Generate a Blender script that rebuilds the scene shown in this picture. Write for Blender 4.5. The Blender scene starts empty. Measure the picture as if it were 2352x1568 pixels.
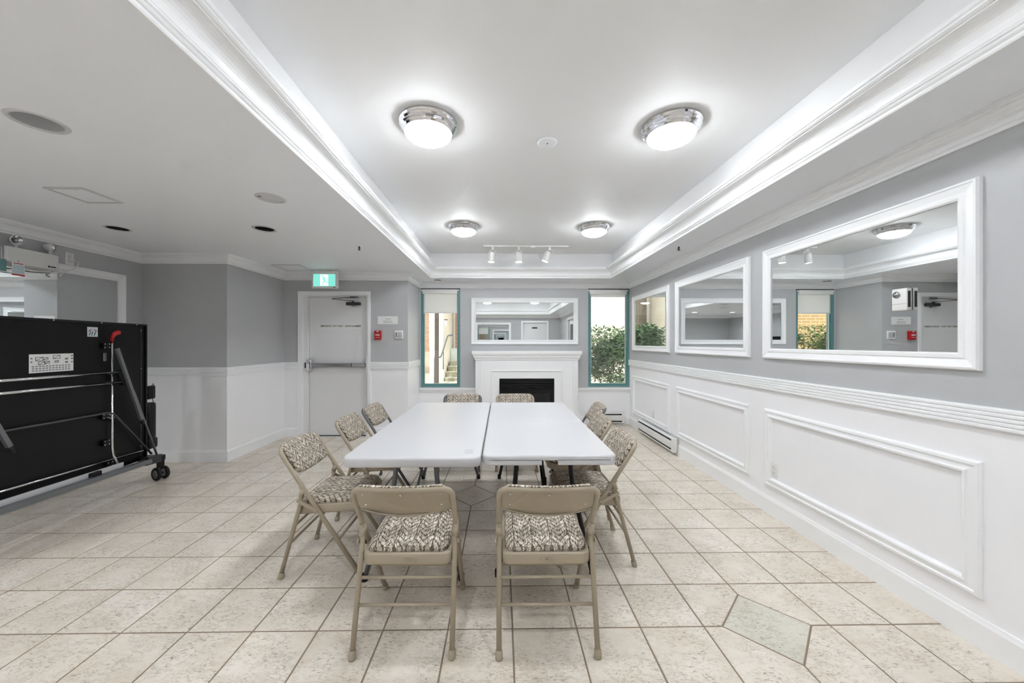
import bpy, bmesh, math, random
from mathutils import Vector, Matrix
random.seed(7)
PI = math.pi
scene = bpy.context.scene
C = scene.collection

# ------------------------------------------------------------------ camera, world, sun, exposure
cam = bpy.data.cameras.new('camera')
cam.sensor_width = 36.0
cam.lens = 36.0 * 840.0 / 2352.0
cam.shift_x = 12.0 / 2352.0
cam.shift_y = 3.0 / 2352.0
cam.clip_start = 0.05
cam_ob = bpy.data.objects.new('camera', cam)
C.objects.link(cam_ob)
cam_ob.location = (0, 0, 1.36)
cam_ob.rotation_euler = (PI / 2, 0, -math.radians(0.83))
scene.camera = cam_ob

world = bpy.data.worlds.new('overcast_sky')
scene.world = world
world.use_nodes = True
bg = world.node_tree.nodes['Background']
bg.inputs['Color'].default_value = (0.93, 0.97, 1.0, 1)
bg.inputs['Strength'].default_value = 1.25

sun = bpy.data.lights.new('sun', 'SUN')
sun.energy = 2.2
sun.angle = 0.03
sun.color = (1.0, 0.96, 0.88)
sun_ob = bpy.data.objects.new('sun', sun)
C.objects.link(sun_ob)
sun_ob.rotation_euler = (math.radians(38), math.radians(-14), 0)

LAMP = 44.0          # radiance of the ceiling lamp domes
scene.view_settings.view_transform = 'Standard'
scene.view_settings.look = 'None'
scene.view_settings.gamma = 1.0
scene.view_settings.exposure = 0.62
scene.view_settings.use_curve_mapping = False
try:
    scene.cycles.max_bounces = 7
    scene.cycles.diffuse_bounces = 5
    scene.cycles.glossy_bounces = 6
    scene.cycles.caustics_reflective = False
    scene.cycles.caustics_refractive = False
    scene.cycles.adaptive_threshold = 0.15
    scene.cycles.adaptive_min_samples = 12
    scene.cycles.transparent_max_bounces = 12
    scene.cycles.sample_clamp_indirect = 6.0
except Exception:
    pass

# ------------------------------------------------------------------ materials
def lin(c):
    return tuple(((v / 255) / 12.92 if v / 255 <= 0.04045 else ((v / 255 + 0.055) / 1.055) ** 2.4) for v in c)

class NT:
    """small wrapper for building node trees"""
    def __init__(s, m):
        s.t = m.node_tree
        s.n = s.t.nodes
    def add(s, kind, **kw):
        nd = s.n.new(kind)
        for k, v in kw.items():
            setattr(nd, k, v)
        return nd
    def link(s, a, b):
        s.t.links.new(a, b)
    def math(s, op, a, b=None, c=None):
        nd = s.n.new('ShaderNodeMath'); nd.operation = op
        for i, v in enumerate((a, b, c)):
            if v is None: continue
            if hasattr(v, 'is_output'): s.link(v, nd.inputs[i])
            else: nd.inputs[i].default_value = v
        return nd.outputs[0]
    def mix(s, fac, a, b):
        nd = s.n.new('ShaderNodeMix'); nd.data_type = 'RGBA'
        for i, v in ((0, fac), (6, a), (7, b)):
            if hasattr(v, 'is_output'): s.link(v, nd.inputs[i])
            elif i == 0: nd.inputs[0].default_value = v
            else: nd.inputs[i].default_value = (*v[:3], 1)
        return nd.outputs[2]
    def noise(s, vec, scale, detail=3, rough=0.5):
        nd = s.n.new('ShaderNodeTexNoise')
        nd.inputs['Scale'].default_value = scale
        nd.inputs['Detail'].default_value = detail
        nd.inputs['Roughness'].default_value = rough
        if vec is not None: s.link(vec, nd.inputs['Vector'])
        return nd.outputs['Fac']
    def ramp(s, fac, lo, hi):
        nd = s.n.new('ShaderNodeMapRange')
        s.link(fac, nd.inputs['Value'])
        nd.inputs['From Min'].default_value = lo
        nd.inputs['From Max'].default_value = hi
        return nd.outputs[0]

def base_mat(name):
    m = bpy.data.materials.new(name)
    m.use_nodes = True
    nt = NT(m)
    return m, nt, nt.n['Principled BSDF']

def mat(name, col, rough=0.5, metal=0.0, var=0.04, scale=12.0, bump=0.0, bscale=60.0, spec=0.5, coat=0.0):
    """plain painted / metal / plastic surface with slight procedural mottling"""
    m, nt, p = base_mat(name)
    col = lin(col)
    tc = nt.add('ShaderNodeTexCoord')
    n = nt.noise(tc.outputs['Object'], scale, 3)
    lo = tuple(c * (1 - var) for c in col); hi = tuple(min(1, c * (1 + var)) for c in col)
    nt.link(nt.mix(n, lo, hi), p.inputs['Base Color'])
    p.inputs['Roughness'].default_value = rough
    p.inputs['Metallic'].default_value = metal
    p.inputs['Specular IOR Level'].default_value = spec
    p.inputs['Coat Weight'].default_value = coat
    if bump:
        b = nt.add('ShaderNodeBump')
        b.inputs['Strength'].default_value = bump
        b.inputs['Distance'].default_value = 0.002
        nt.link(nt.noise(tc.outputs['Object'], bscale, 4), b.inputs['Height'])
        nt.link(b.outputs[0], p.inputs['Normal'])
    return m

def emit(name, col, strength):
    m, nt, p = base_mat(name)
    p.inputs['Base Color'].default_value = (*lin(col), 1)
    p.inputs['Emission Color'].default_value = (*lin(col), 1)
    p.inputs['Emission Strength'].default_value = strength
    p.inputs['Roughness'].default_value = 0.3
    return m

WHITE = (246, 246, 248)
GREY = (188, 189, 191)

def wall_mat(name, split):
    m, nt, p = base_mat(name)
    g = nt.add('ShaderNodeNewGeometry')
    sep = nt.add('ShaderNodeSeparateXYZ')
    nt.link(g.outputs['Position'], sep.inputs[0])
    up = nt.math('GREATER_THAN', sep.outputs['Z'], split)
    n = nt.noise(g.outputs['Position'], 3.0, 4)
    gl = lin(GREY)
    grey = nt.mix(n, tuple(c * .95 for c in gl), tuple(c * 1.05 for c in gl))
    wl = lin(WHITE)
    white = nt.mix(n, tuple(c * .985 for c in wl), wl)
    nt.link(nt.mix(up, white, grey), p.inputs['Base Color'])
    p.inputs['Roughness'].default_value = 0.42
    b = nt.add('ShaderNodeBump')
    b.inputs['Strength'].default_value = 0.06
    b.inputs['Distance'].default_value = 0.002
    nt.link(nt.noise(g.outputs['Position'], 90, 3), b.inputs['Height'])
    nt.link(b.outputs[0], p.inputs['Normal'])
    return m

M = {}
M['wall'] = wall_mat('wall_paint_two_tone', 1.03)
M['wall_back'] = wall_mat('wall_paint_back', 0.60)
M['grey_ring'] = mat('satin_grey_ring', (212, 212, 214), 0.3, 0.1)
M['pale_bar'] = mat('pale_zinc', (205, 206, 208), 0.3, 0.15)
M['tray'] = mat('tray_paint', (238, 238, 238), 0.6, var=0.01, scale=2, bump=0.05, bscale=80)
M['ceiling'] = mat('ceiling_paint', (243, 245, 249), 0.6, var=0.01, scale=2, bump=0.05, bscale=80)
M['trim'] = mat('white_gloss_trim', (245, 246, 247), 0.28, var=0.01)
M['door'] = mat('white_door_paint', (232, 232, 233), 0.4, var=0.015, scale=4)
M['mirror'] = mat('mirror_glass', (240, 243, 243), 0.01, 1.0, var=0.0)
M['chrome'] = mat('polished_chrome', (225, 225, 228), 0.08, 1.0, var=0.02)
M['steel'] = mat('brushed_steel', (165, 165, 168), 0.3, 1.0, var=0.06, scale=40)
M['grey_metal'] = mat('grey_painted_metal', (112, 114, 118), 0.4, 0.3)
M['dark_grey'] = mat('dark_grey_metal', (72, 73, 76), 0.4, 0.4)
M['black'] = mat('black_satin', (8, 8, 9), 0.35, 0.0, var=0.1, spec=0.35)
M['black_board'] = mat('black_table_board', (12, 12, 13), 0.45, var=0.12, scale=3, bump=0.1, bscale=200, spec=0.22)
M['black_matte'] = mat('black_matte', (10, 10, 11), 0.6)
M['rubber'] = mat('black_rubber', (18, 18, 19), 0.7)
M['red'] = mat('red_plastic', (178, 16, 20), 0.35)
M['plastic'] = mat('white_plastic', (232, 232, 230), 0.35, var=0.01)
M['table'] = mat('white_table_plastic', (204, 204, 206), 0.33, var=0.012, scale=3, bump=0.08, bscale=180)
M['beige'] = mat('tan_enamel', (166, 154, 134), 0.36, 0.0, var=0.05, scale=9)
M['greige'] = mat('grey_enamel', (104, 105, 104), 0.38, 0.0, var=0.05, scale=9)
M['teal'] = mat('teal_window_frame', (100, 144, 144), 0.35, 0.1, var=0.05)
M['paper'] = mat('white_paper', (236, 236, 234), 0.6, var=0.01)
M['ink'] = mat('dark_ink', (52, 52, 54), 0.6)
M['ink_mid'] = mat('mid_grey_ink', (88, 90, 90), 0.6)
M['ink_light'] = mat('grey_ink', (140, 140, 142), 0.6)
M['pale_label'] = mat('pale_grey_label', (196, 196, 198), 0.5)
M['sticker_blue'] = mat('pale_blue_sticker', (200, 216, 222), 0.5)
M['lamp'] = emit('lit_lamp_glass', (246, 250, 255), LAMP)
M['bulb'] = emit('lit_spot_bulb', (250, 250, 252), 40.0)
M['fill_lens'] = emit('fill_can_lens', (246, 250, 255), 175.0)  # emitter of the added fill lights
M['exit_green'] = emit('lit_exit_green', (118, 202, 188), 0.72)
M['exit_white'] = emit('lit_exit_white', (236, 250, 246), 0.8)
M['grout'] = mat('brown_grey_grout', (142, 127, 108), 0.85, var=0.12, scale=60)
M['blind'] = mat('white_roller_fabric', (244, 244, 244), 0.7, var=0.01)
nt = NT(M['blind'])
tr = nt.add('ShaderNodeBsdfTranslucent'); tr.inputs[0].default_value = (.9, .9, .9, 1)
mx = nt.add('ShaderNodeMixShader'); mx.inputs[0].default_value = 0.65
nt.link(nt.n['Principled BSDF'].outputs[0], mx.inputs[1]); nt.link(tr.outputs[0], mx.inputs[2])
nt.link(mx.outputs[0], nt.n['Material Output'].inputs[0])

def stone_tile(name, c1, c2):
    m, nt, p = base_mat(name)
    g = nt.add('ShaderNodeNewGeometry')
    oi = nt.add('ShaderNodeObjectInfo')
    off = nt.math('MULTIPLY', oi.outputs['Random'], 37.0)
    comb = nt.add('ShaderNodeCombineXYZ')
    nt.link(off, comb.inputs[2])
    va = nt.add('ShaderNodeVectorMath'); va.operation = 'ADD'
    nt.link(g.outputs['Position'], va.inputs[0]); nt.link(comb.outputs[0], va.inputs[1])
    mp = nt.add('ShaderNodeMapping')
    mp.inputs['Rotation'].default_value = (0, 0, 0.5)
    mp.inputs['Scale'].default_value = (1.0, 2.2, 1.0)
    nt.link(va.outputs[0], mp.inputs['Vector'])
    big = nt.noise(va.outputs[0], 5.0, 5, 0.6)
    col = nt.mix(nt.ramp(big, 0.3, 0.7), lin(c1), lin(c2))
    # short dark flecks and veins
    fl = nt.noise(mp.outputs[0], 46.0, 6, 0.62)
    fleck = nt.ramp(fl, 0.565, 0.65)
    fl2 = nt.noise(mp.outputs[0], 13.0, 7, 0.7)
    vein = nt.math('SUBTRACT', 1.0, nt.ramp(nt.math('ABSOLUTE', nt.math('SUBTRACT', fl2, 0.5)), 0.0, 0.03))
    amt = nt.math('MULTIPLY', nt.math('MAXIMUM', fleck, nt.math('MULTIPLY', vein, 0.6)), 0.78)
    amt = nt.math('MULTIPLY', amt, nt.ramp(nt.noise(va.outputs[0], 7.0, 3), 0.30, 0.56))
    col = nt.mix(amt, col, lin((138, 124, 108)))
    tint = nt.math('MULTIPLY', oi.outputs['Random'], 0.10)
    col = nt.mix(tint, col, lin((206, 190, 168)))
    nt.link(col, p.inputs['Base Color'])
    r = nt.math('MULTIPLY_ADD', fl, 0.25, 0.24)
    nt.link(r, p.inputs['Roughness'])
    b = nt.add('ShaderNodeBump')
    b.inputs['Strength'].default_value = 0.25
    b.inputs['Distance'].default_value = 0.002
    nt.link(fl2, b.inputs['Height'])
    nt.link(b.outputs[0], p.inputs['Normal'])
    return m
M['tile'] = stone_tile('beige_stone_tile', (221, 210, 193), (238, 231, 220))
M['tile_green'] = stone_tile('grey_green_stone_tile', (212, 209, 194), (222, 219, 206))

def fabric(name, axis, dark, mid, light):
    """chevron weave: zigzag dark strokes over streaky cream and brown yarn"""
    m, nt, p = base_mat(name)
    tc = nt.add('ShaderNodeTexCoord')
    sep = nt.add('ShaderNodeSeparateXYZ')
    nt.link(tc.outputs['Object'], sep.inputs[0])
    u = sep.outputs['X']; v = sep.outputs[axis]
    nz = nt.noise(tc.outputs['Object'], 38.0, 3)
    uu = nt.math('MULTIPLY_ADD', nz, 0.012, u)
    tri = nt.math('PINGPONG', nt.math('ADD', uu, 1.0), 0.043)          # zigzag, band 34 mm
    q = nt.math('ADD', nt.math('MULTIPLY', v, 1.0), nt.math('MULTIPLY', tri, 1.1))
    nz2 = nt.noise(tc.outputs['Object'], 70.0, 2)
    q = nt.math('MULTIPLY_ADD', nz2, 0.012, q)
    fr = nt.math('FRACT', nt.math('MULTIPLY', q, 31.0))
    stroke = nt.math('LESS_THAN', fr, 0.27)
    mp = nt.add('ShaderNodeMapping')
    sc = [190.0, 190.0, 190.0]; sc[{'Y': 1, 'Z': 2}[axis]] = 26.0
    mp.inputs['Scale'].default_value = sc
    nt.link(tc.outputs['Object'], mp.inputs['Vector'])
    st = nt.noise(mp.outputs[0], 1.0, 3, 0.6)
    streak = nt.ramp(st, 0.44, 0.58)
    patch = nt.ramp(nt.noise(tc.outputs['Object'], 17.0, 2), 0.35, 0.65)
    base = nt.mix(streak, lin(mid), lin(light))
    base = nt.mix(nt.math('MULTIPLY', patch, 0.45), base, lin(mid))
    vline = nt.math('LESS_THAN', nt.math('PINGPONG', nt.math('ADD', uu, 1.0), 0.043), 0.0028)
    rag = nt.math('GREATER_THAN', nt.noise(mp.outputs[0], 2.2, 2), 0.44)
    k = nt.math('MULTIPLY', nt.math('MAXIMUM', stroke, vline), rag)
    nt.link(nt.mix(nt.math('MULTIPLY', k, 0.85), base, lin(dark)), p.inputs['Base Color'])
    p.inputs['Roughness'].default_value = 0.9
    p.inputs['Specular IOR Level'].default_value = 0.15
    b = nt.add('ShaderNodeBump')
    b.inputs['Strength'].default_value = 0.5
    b.inputs['Distance'].default_value = 0.003
    nt.link(st, b.inputs['Height'])
    nt.link(b.outputs[0], p.inputs['Normal'])
    return m
FD, FM, FL = (50, 43, 37), (140, 127, 112), (236, 228, 214)
M['fab_seat'] = fabric('chevron_fabric_seat', 'Y', FD, FM, FL)
M['fab_back'] = fabric('chevron_fabric_back', 'Z', FD, FM, FL)

def glass(name, tint=(0.96, 0.985, 0.98), refl=0.07):
    m = bpy.data.materials.new(name); m.use_nodes = True
    nt = NT(m); nt.n.clear()
    out = nt.add('ShaderNodeOutputMaterial')
    t = nt.add('ShaderNodeBsdfTransparent'); t.inputs[0].default_value = (*tint, 1)
    gl = nt.add('ShaderNodeBsdfGlossy'); gl.inputs['Roughness'].default_value = 0.01
    tc = nt.add('ShaderNodeTexCoord')
    w = nt.math('MULTIPLY_ADD', nt.noise(tc.outputs['Object'], 2.0, 1), 0.01, refl)
    mx = nt.add('ShaderNodeMixShader')
    nt.link(w, mx.inputs[0]); nt.link(t.outputs[0], mx.inputs[1]); nt.link(gl.outputs[0], mx.inputs[2])
    nt.link(mx.outputs[0], out.inputs[0])
    return m
M['glass'] = glass('window_glass')
M['fire_glass'] = mat('dark_fire_glass', (26, 26, 28), 0.12, var=0.1)

def bricks(name, c1, c2, mortar):
    m, nt, p = base_mat(name)
    g = nt.add('ShaderNodeNewGeometry')
    mp = nt.add('ShaderNodeMapping'); mp.inputs['Rotation'].default_value = (PI / 2, 0, 0)
    nt.link(g.outputs['Position'], mp.inputs['Vector'])
    br = nt.add('ShaderNodeTexBrick')
    br.inputs['Scale'].default_value = 1.0
    br.inputs['Brick Width'].default_value = 0.30
    br.inputs['Row Height'].default_value = 0.10
    br.inputs['Mortar Size'].default_value = 0.010
    br.inputs['Color1'].default_value = (*lin(c1), 1); br.inputs['Color2'].default_value = (*lin(c2), 1)
    br.inputs['Mortar'].default_value = (*lin(mortar), 1)
    nt.link(mp.outputs[0], br.inputs['Vector'])
    nt.link(br.outputs['Color'], p.inputs['Base Color'])
    p.inputs['Roughness'].default_value = 0.85
    return m
M['brick_red'] = bricks('red_brown_brick', (204, 162, 134), (186, 146, 120), (214, 200, 184))
M['brick_tan'] = bricks('tan_brick', (206, 172, 116), (188, 150, 98), (214, 198, 168))
M['stucco'] = mat('cream_stucco', (240, 228, 208), 0.85, var=0.03, scale=1.5, bump=0.2, bscale=40)
M['stucco_pink'] = mat('pale_pink_stucco', (226, 208, 190), 0.85, var=0.04, scale=2)
M['ext_white'] = mat('white_exterior_paint', (228, 238, 234), 0.6)
M['concrete'] = mat('mossy_concrete', (176, 172, 146), 0.9, var=0.12, scale=9)
M['pave'] = mat('pale_concrete_ground', (206, 200, 186), 0.9, var=0.08, scale=2)
M['brown_post'] = mat('brown_metal_post', (92, 82, 74), 0.5, 0.1, var=0.12, scale=20)
M['bark'] = mat('shrub_bark', (112, 96, 78), 0.9, var=0.25, scale=30)

def leaf_mat(name, a, b):
    m, nt, p = base_mat(name)
    g = nt.add('ShaderNodeNewGeometry')
    n = nt.noise(g.outputs['Position'], 9.0, 3)
    col = nt.mix(nt.ramp(n, 0.3, 0.7), lin(a), lin(b))
    nt.link(col, p.inputs['Base Color'])
    p.inputs['Roughness'].default_value = 0.38
    p.inputs['Subsurface Weight'].default_value = 0.0
    return m
M['leaf'] = leaf_mat('laurel_leaf', (84, 112, 84), (142, 170, 112))
M['leaf_hedge'] = leaf_mat('hedge_leaf', (58, 94, 40), (124, 158, 66))

def ribbed(name, c1, c2):
    m, nt, p = base_mat(name)
    g = nt.add('ShaderNodeNewGeometry')
    sep = nt.add('ShaderNodeSeparateXYZ'); nt.link(g.outputs['Position'], sep.inputs[0])
    w = nt.math('PINGPONG', sep.outputs['X'], 0.05)
    n = nt.noise(g.outputs['Position'], 16.0, 4)
    f = nt.math('MULTIPLY_ADD', w, 10.0, nt.math('MULTIPLY', n, 0.6))
    nt.link(nt.mix(f, lin(c1), lin(c2)), p.inputs['Base Color'])
    p.inputs['Roughness'].default_value = 0.9
    return m
M['ribbed'] = ribbed('split_rib_block', (84, 76, 66), (136, 124, 108))

# ------------------------------------------------------------------ mesh helpers
class MB:
    def __init__(s):
        s.v, s.f, s.sm = [], [], []
    def add(s, verts, faces, smooth=False):
        o = len(s.v)
        s.v += [tuple(q) for q in verts]
        s.f += [tuple(i + o for i in f) for f in faces]
        s.sm += [smooth] * len(faces)
        return s
    def box(s, x0, x1, y0, y1, z0, z1):
        vs = [(x, y, z) for x in (x0, x1) for y in (y0, y1) for z in (z0, z1)]
        return s.add(vs, [(0, 1, 3, 2), (4, 6, 7, 5), (0, 4, 5, 1), (2, 3, 7, 6), (0, 2, 6, 4), (1, 5, 7, 3)])
    def obox(s, a, b, wdt, thk, up=(0, 0, 1)):
        """bar of rectangular section from a to b; thk along 'up', wdt across"""
        a, b = Vector(a), Vector(b); d = (b - a).normalized()
        x = d.cross(Vector(up)).normalized(); u = x.cross(d).normalized()
        vs = []
        for p in (a, b):
            for sx, su in ((-1, -1), (1, -1), (1, 1), (-1, 1)):
                vs.append(p + x * sx * wdt / 2 + u * su * thk / 2)
        return s.add(vs, [(0, 3, 2, 1), (4, 5, 6, 7), (0, 1, 5, 4), (1, 2, 6, 5), (2, 3, 7, 6), (3, 0, 4, 7)])
    def rbox(s, x0, x1, y0, y1, z0, z1, r=0.005, seg=2):
        bm = bmesh.new()
        bmesh.ops.create_cube(bm, size=1.0)
        for v in bm.verts:
            v.co = Vector(((x0 + x1) / 2 + v.co.x * (x1 - x0), (y0 + y1) / 2 + v.co.y * (y1 - y0), (z0 + z1) / 2 + v.co.z * (z1 - z0)))
        bmesh.ops.bevel(bm, geom=bm.edges[:], offset=r, segments=seg, affect='EDGES', profile=0.5)
        bm.verts.index_update()
        s.add([v.co[:] for v in bm.verts], [[v.index for v in f.verts] for f in bm.faces], seg > 1)
        bm.free()
        return s
    def tube(s, pts, r, seg=10, cap=True, closed=False):
        pts = [Vector(p) for p in pts]
        n = len(pts)
        rr = r if isinstance(r, (list, tuple)) else [r] * n
        tang = []
        for i in range(n):
            if closed: t = pts[(i + 1) % n] - pts[i - 1]
            elif i == 0: t = pts[1] - pts[0]
            elif i == n - 1: t = pts[-1] - pts[-2]
            else: t = (pts[i + 1] - pts[i]).normalized() + (pts[i] - pts[i - 1]).normalized()
            tang.append(t.normalized())
        a = Vector((0, 0, 1)) if abs(tang[0].z) < 0.9 else Vector((1, 0, 0))
        nrm = tang[0].cross(a).normalized()
        vs = []
        for i in range(n):
            nrm = (nrm - tang[i] * nrm.dot(tang[i])).normalized()
            bi = tang[i].cross(nrm)
            for k in range(seg):
                an = 2 * PI * k / seg
                vs.append(pts[i] + (nrm * math.cos(an) + bi * math.sin(an)) * rr[i])
        fs = []
        for i in range(n if closed else n - 1):
            j = (i + 1) % n
            for k in range(seg):
                fs.append((i * seg + k, i * seg + (k + 1) % seg, j * seg + (k + 1) % seg, j * seg + k))
        s.add(vs, fs, True)
        if cap and not closed:
            o = len(s.v) - len(vs)
            s.f.append(tuple(o + k for k in range(seg))[::-1]); s.sm.append(False)
            s.f.append(tuple(o + (n - 1) * seg + k for k in range(seg))); s.sm.append(False)
        return s
    def lathe(s, prof, origin=(0, 0, 0), axis=(0, 0, 1), seg=32, smooth=True):
        """prof: (radius, height along axis)"""
        ax = Vector(axis).normalized(); o = Vector(origin)
        a = Vector((1, 0, 0)) if abs(ax.x) < 0.9 else Vector((0, 1, 0))
        x = ax.cross(a).normalized(); y = ax.cross(x)
        vs, fs = [], []
        for r, h in prof:
            for k in range(seg):
                an = 2 * PI * k / seg
                vs.append(o + ax * h + (x * math.cos(an) + y * math.sin(an)) * max(r, 1e-5))
        for i in range(len(prof) - 1):
            for k in range(seg):
                fs.append((i * seg + k, i * seg + (k + 1) % seg, (i + 1) * seg + (k + 1) % seg, (i + 1) * seg + k))
        return s.add(vs, fs, smooth)
    def loops(s, outline, layers, warp=None, smooth=True, close=True):
        """outline: xy polygon about its centre; layers: (scale or inset-scale, z). Puffy slab."""
        cx = sum(p[0] for p in outline) / len(outline); cy = sum(p[1] for p in outline) / len(outline)
        n = len(outline); vs, fs = [], []
        for ins, z in layers:
            for px, py in outline:
                dx, dy = px - cx, py - cy
                if ins <= -1: q = (cx, cy, z)
                else:
                    L = math.hypot(dx, dy)
                    k = max(0.0, (L - ins) / L) if ins < 5 else 0
                    q = (cx + dx * k, cy + dy * k, z)
                vs.append(warp(*q) if warp else q)
        for i in range(len(layers) - 1):
            for k in range(n):
                fs.append((i * n + k, i * n + (k + 1) % n, (i + 1) * n + (k + 1) % n, (i + 1) * n + k))
        s.add(vs, fs, smooth)
        if close:
            o = len(s.v) - len(vs)
            s.f.append(tuple(o + k for k in range(n))[::-1]); s.sm.append(False)
            s.f.append(tuple(o + (len(layers) - 1) * n + k for k in range(n))); s.sm.append(False)
        return s
    def frame(s, w, h, prof, cx=0.0, cz=0.0):
        """mitred rectangular frame in the XZ plane; prof: (inset, distance out towards -Y)"""
        vs, fs = [], []
        for i, o in prof:
            x0, x1, z0, z1 = cx - w / 2 + i, cx + w / 2 - i, cz - h / 2 + i, cz + h / 2 - i
            vs += [(x0, -o, z0), (x1, -o, z0), (x1, -o, z1), (x0, -o, z1)]
        for k in range(len(prof) - 1):
            for e in range(4):
                fs.append((k * 4 + e, k * 4 + (e + 1) % 4, (k + 1) * 4 + (e + 1) % 4, (k + 1) * 4 + e))
        return s.add(vs, fs)
    def build(s, name, m, parent=None, kind=None, label=None):
        me = bpy.data.meshes.new(name)
        me.from_pydata(s.v, [], s.f)
        me.polygons.foreach_set('use_smooth', s.sm)
        me.update()
        bm = bmesh.new(); bm.from_mesh(me)
        bmesh.ops.recalc_face_normals(bm, faces=bm.faces[:])
        bm.to_mesh(me); bm.free()
        if m: me.materials.append(M[m] if isinstance(m, str) else m)
        return link(name, me, parent, kind, label)

def link(name, me, parent=None, kind=None, label=None):
    o = bpy.data.objects.new(name, me)
    C.objects.link(o)
    if parent: o.parent = parent
    if kind: o['kind'] = kind
    if label: o['label'] = label
    return o

def thing(name, label, cat, loc=(0, 0, 0), rz=0.0, group=None):
    o = bpy.data.objects.new(name, None)
    C.objects.link(o)
    o.empty_display_size = 0.05
    o.location = loc; o.rotation_euler = (0, 0, rz)
    o['label'] = label; o['category'] = cat
    if group: o['group'] = group
    return o

def tag(o, label, cat, group=None):
    o['label'] = label; o['category'] = cat
    if group: o['group'] = group
    return o

def fillet(pts, r, n=5):
    pts = [Vector(p) for p in pts]
    out = [pts[0]]
    for i in range(1, len(pts) - 1):
        a, b, c = pts[i - 1], pts[i], pts[i + 1]
        d1, d2 = (a - b).normalized(), (c - b).normalized()
        k = min(r, (a - b).length * .49, (c - b).length * .49)
        p1, p2 = b + d1 * k, b + d2 * k
        for j in range(n + 1):
            t = j / n
            out.append(p1 * (1 - t) ** 2 + b * 2 * t * (1 - t) + p2 * t * t)
    out.append(pts[-1])
    return out

def rrect(x0, x1, y0, y1, r, n=5, rr=None):
    """rounded rectangle outline, counter-clockwise; rr = radii for corners (x0y0,x1y0,x1y1,x0y1)"""
    rr = rr or (r,) * 4
    out = []
    for (cx, cy, a0), q in zip(((x0, y0, PI), (x1, y0, 1.5 * PI), (x1, y1, 0), (x0, y1, .5 * PI)), rr):
        sx = 1 if cx == x0 else -1; sy = 1 if cy == y0 else -1
        ox, oy = cx + sx * q, cy + sy * q
        for k in range(n + 1):
            a = a0 + k / n * PI / 2
            out.append((ox + q * math.cos(a), oy + q * math.sin(a)))
    return out

def sweep(mb, path, prof, closed=False, smooth=False):
    """sweep (inward offset, z) profile along an XY path with mitred corners, inward = left of travel"""
    n = len(path); P = [Vector(p) for p in path]
    offs = []
    for i in range(n):
        def nrm(a, b):
            d = (b - a).normalized(); return Vector((-d.y, d.x))
        if closed or 0 < i < n - 1:
            n1 = nrm(P[i - 1], P[i]); n2 = nrm(P[i], P[(i + 1) % n])
            m = (n1 + n2).normalized(); m = m / max(0.2, m.dot(n1))
        elif i == 0: m = nrm(P[0], P[1])
        else: m = nrm(P[-2], P[-1])
        offs.append(m)
    k = len(prof); vs, fs = [], []
    for i in range(n):
        for d, z in prof:
            q = P[i] + offs[i] * d
            vs.append((q.x, q.y, z))
    for i in range(n if closed else n - 1):
        j = (i + 1) % n
        for a in range(k - 1):
            fs.append((i * k + a, i * k + a + 1, j * k + a + 1, j * k + a))
    mb.add(vs, fs, smooth)
    if not closed:
        o = len(mb.v) - len(vs)
        mb.f.append(tuple(o + a for a in range(k))); mb.sm.append(False)
        mb.f.append(tuple(o + (n - 1) * k + a for a in range(k))[::-1]); mb.sm.append(False)
    return mb

def text(name, body, size, m, parent, loc, rot, depth=0.0006, align='CENTER', sx=1.0, bold=0.0):
    cu = bpy.data.curves.new(name, 'FONT')
    cu.body = body; cu.size = size; cu.extrude = depth; cu.align_x = align; cu.align_y = 'CENTER'
    cu.offset = bold
    tmp = bpy.data.objects.new(name, cu)
    C.objects.link(tmp)
    dg = bpy.context.evaluated_depsgraph_get()
    me = bpy.data.meshes.new_from_object(tmp.evaluated_get(dg))
    bpy.data.objects.remove(tmp)
    bpy.data.curves.remove(cu)
    me.materials.clear(); me.materials.append(M[m])
    o = link(name, me, parent)
    o.location = loc; o.rotation_euler = rot; o.scale = (sx, 1, 1)
    return o

# ------------------------------------------------------------------ room shell
XR, YB, YD, YC, XC, XL, XRET, YR = 2.14, 6.08, 5.33, 4.23, -3.14, -4.10, -1.36, -1.20
ZS, ZT = 2.37, 2.74                   # soffit and tray ceiling
TX0, TX1, TY0, TY1 = -1.10, 1.71, -0.70, 5.66
TH, ZW = 0.15, 2.92

def wall(name, axis, pos, a0, a1, out, m, holes=()):
    """wall slab with rectangular openings; axis 'x' = plane x=pos running along y, 'y' = plane y=pos running along x"""
    us = sorted({a0, a1, *[h[0] for h in holes], *[h[1] for h in holes]})
    zs = sorted({-0.05, ZW, *[h[2] for h in holes], *[h[3] for h in holes]})
    mb = MB()
    p0, p1 = (pos, pos + out * TH) if out > 0 else (pos - TH, pos)
    for i in range(len(us) - 1):
        for j in range(len(zs) - 1):
            um, zm = (us[i] + us[i + 1]) / 2, (zs[j] + zs[j + 1]) / 2
            if any(h[0] < um < h[1] and h[2] < zm < h[3] for h in holes): continue
            if axis == 'x': mb.box(p0, p1, us[i], us[i + 1], zs[j], zs[j + 1])
            else: mb.box(us[i], us[i + 1], p0, p1, zs[j], zs[j + 1])
    return mb.build(name, m, kind='structure')

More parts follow.
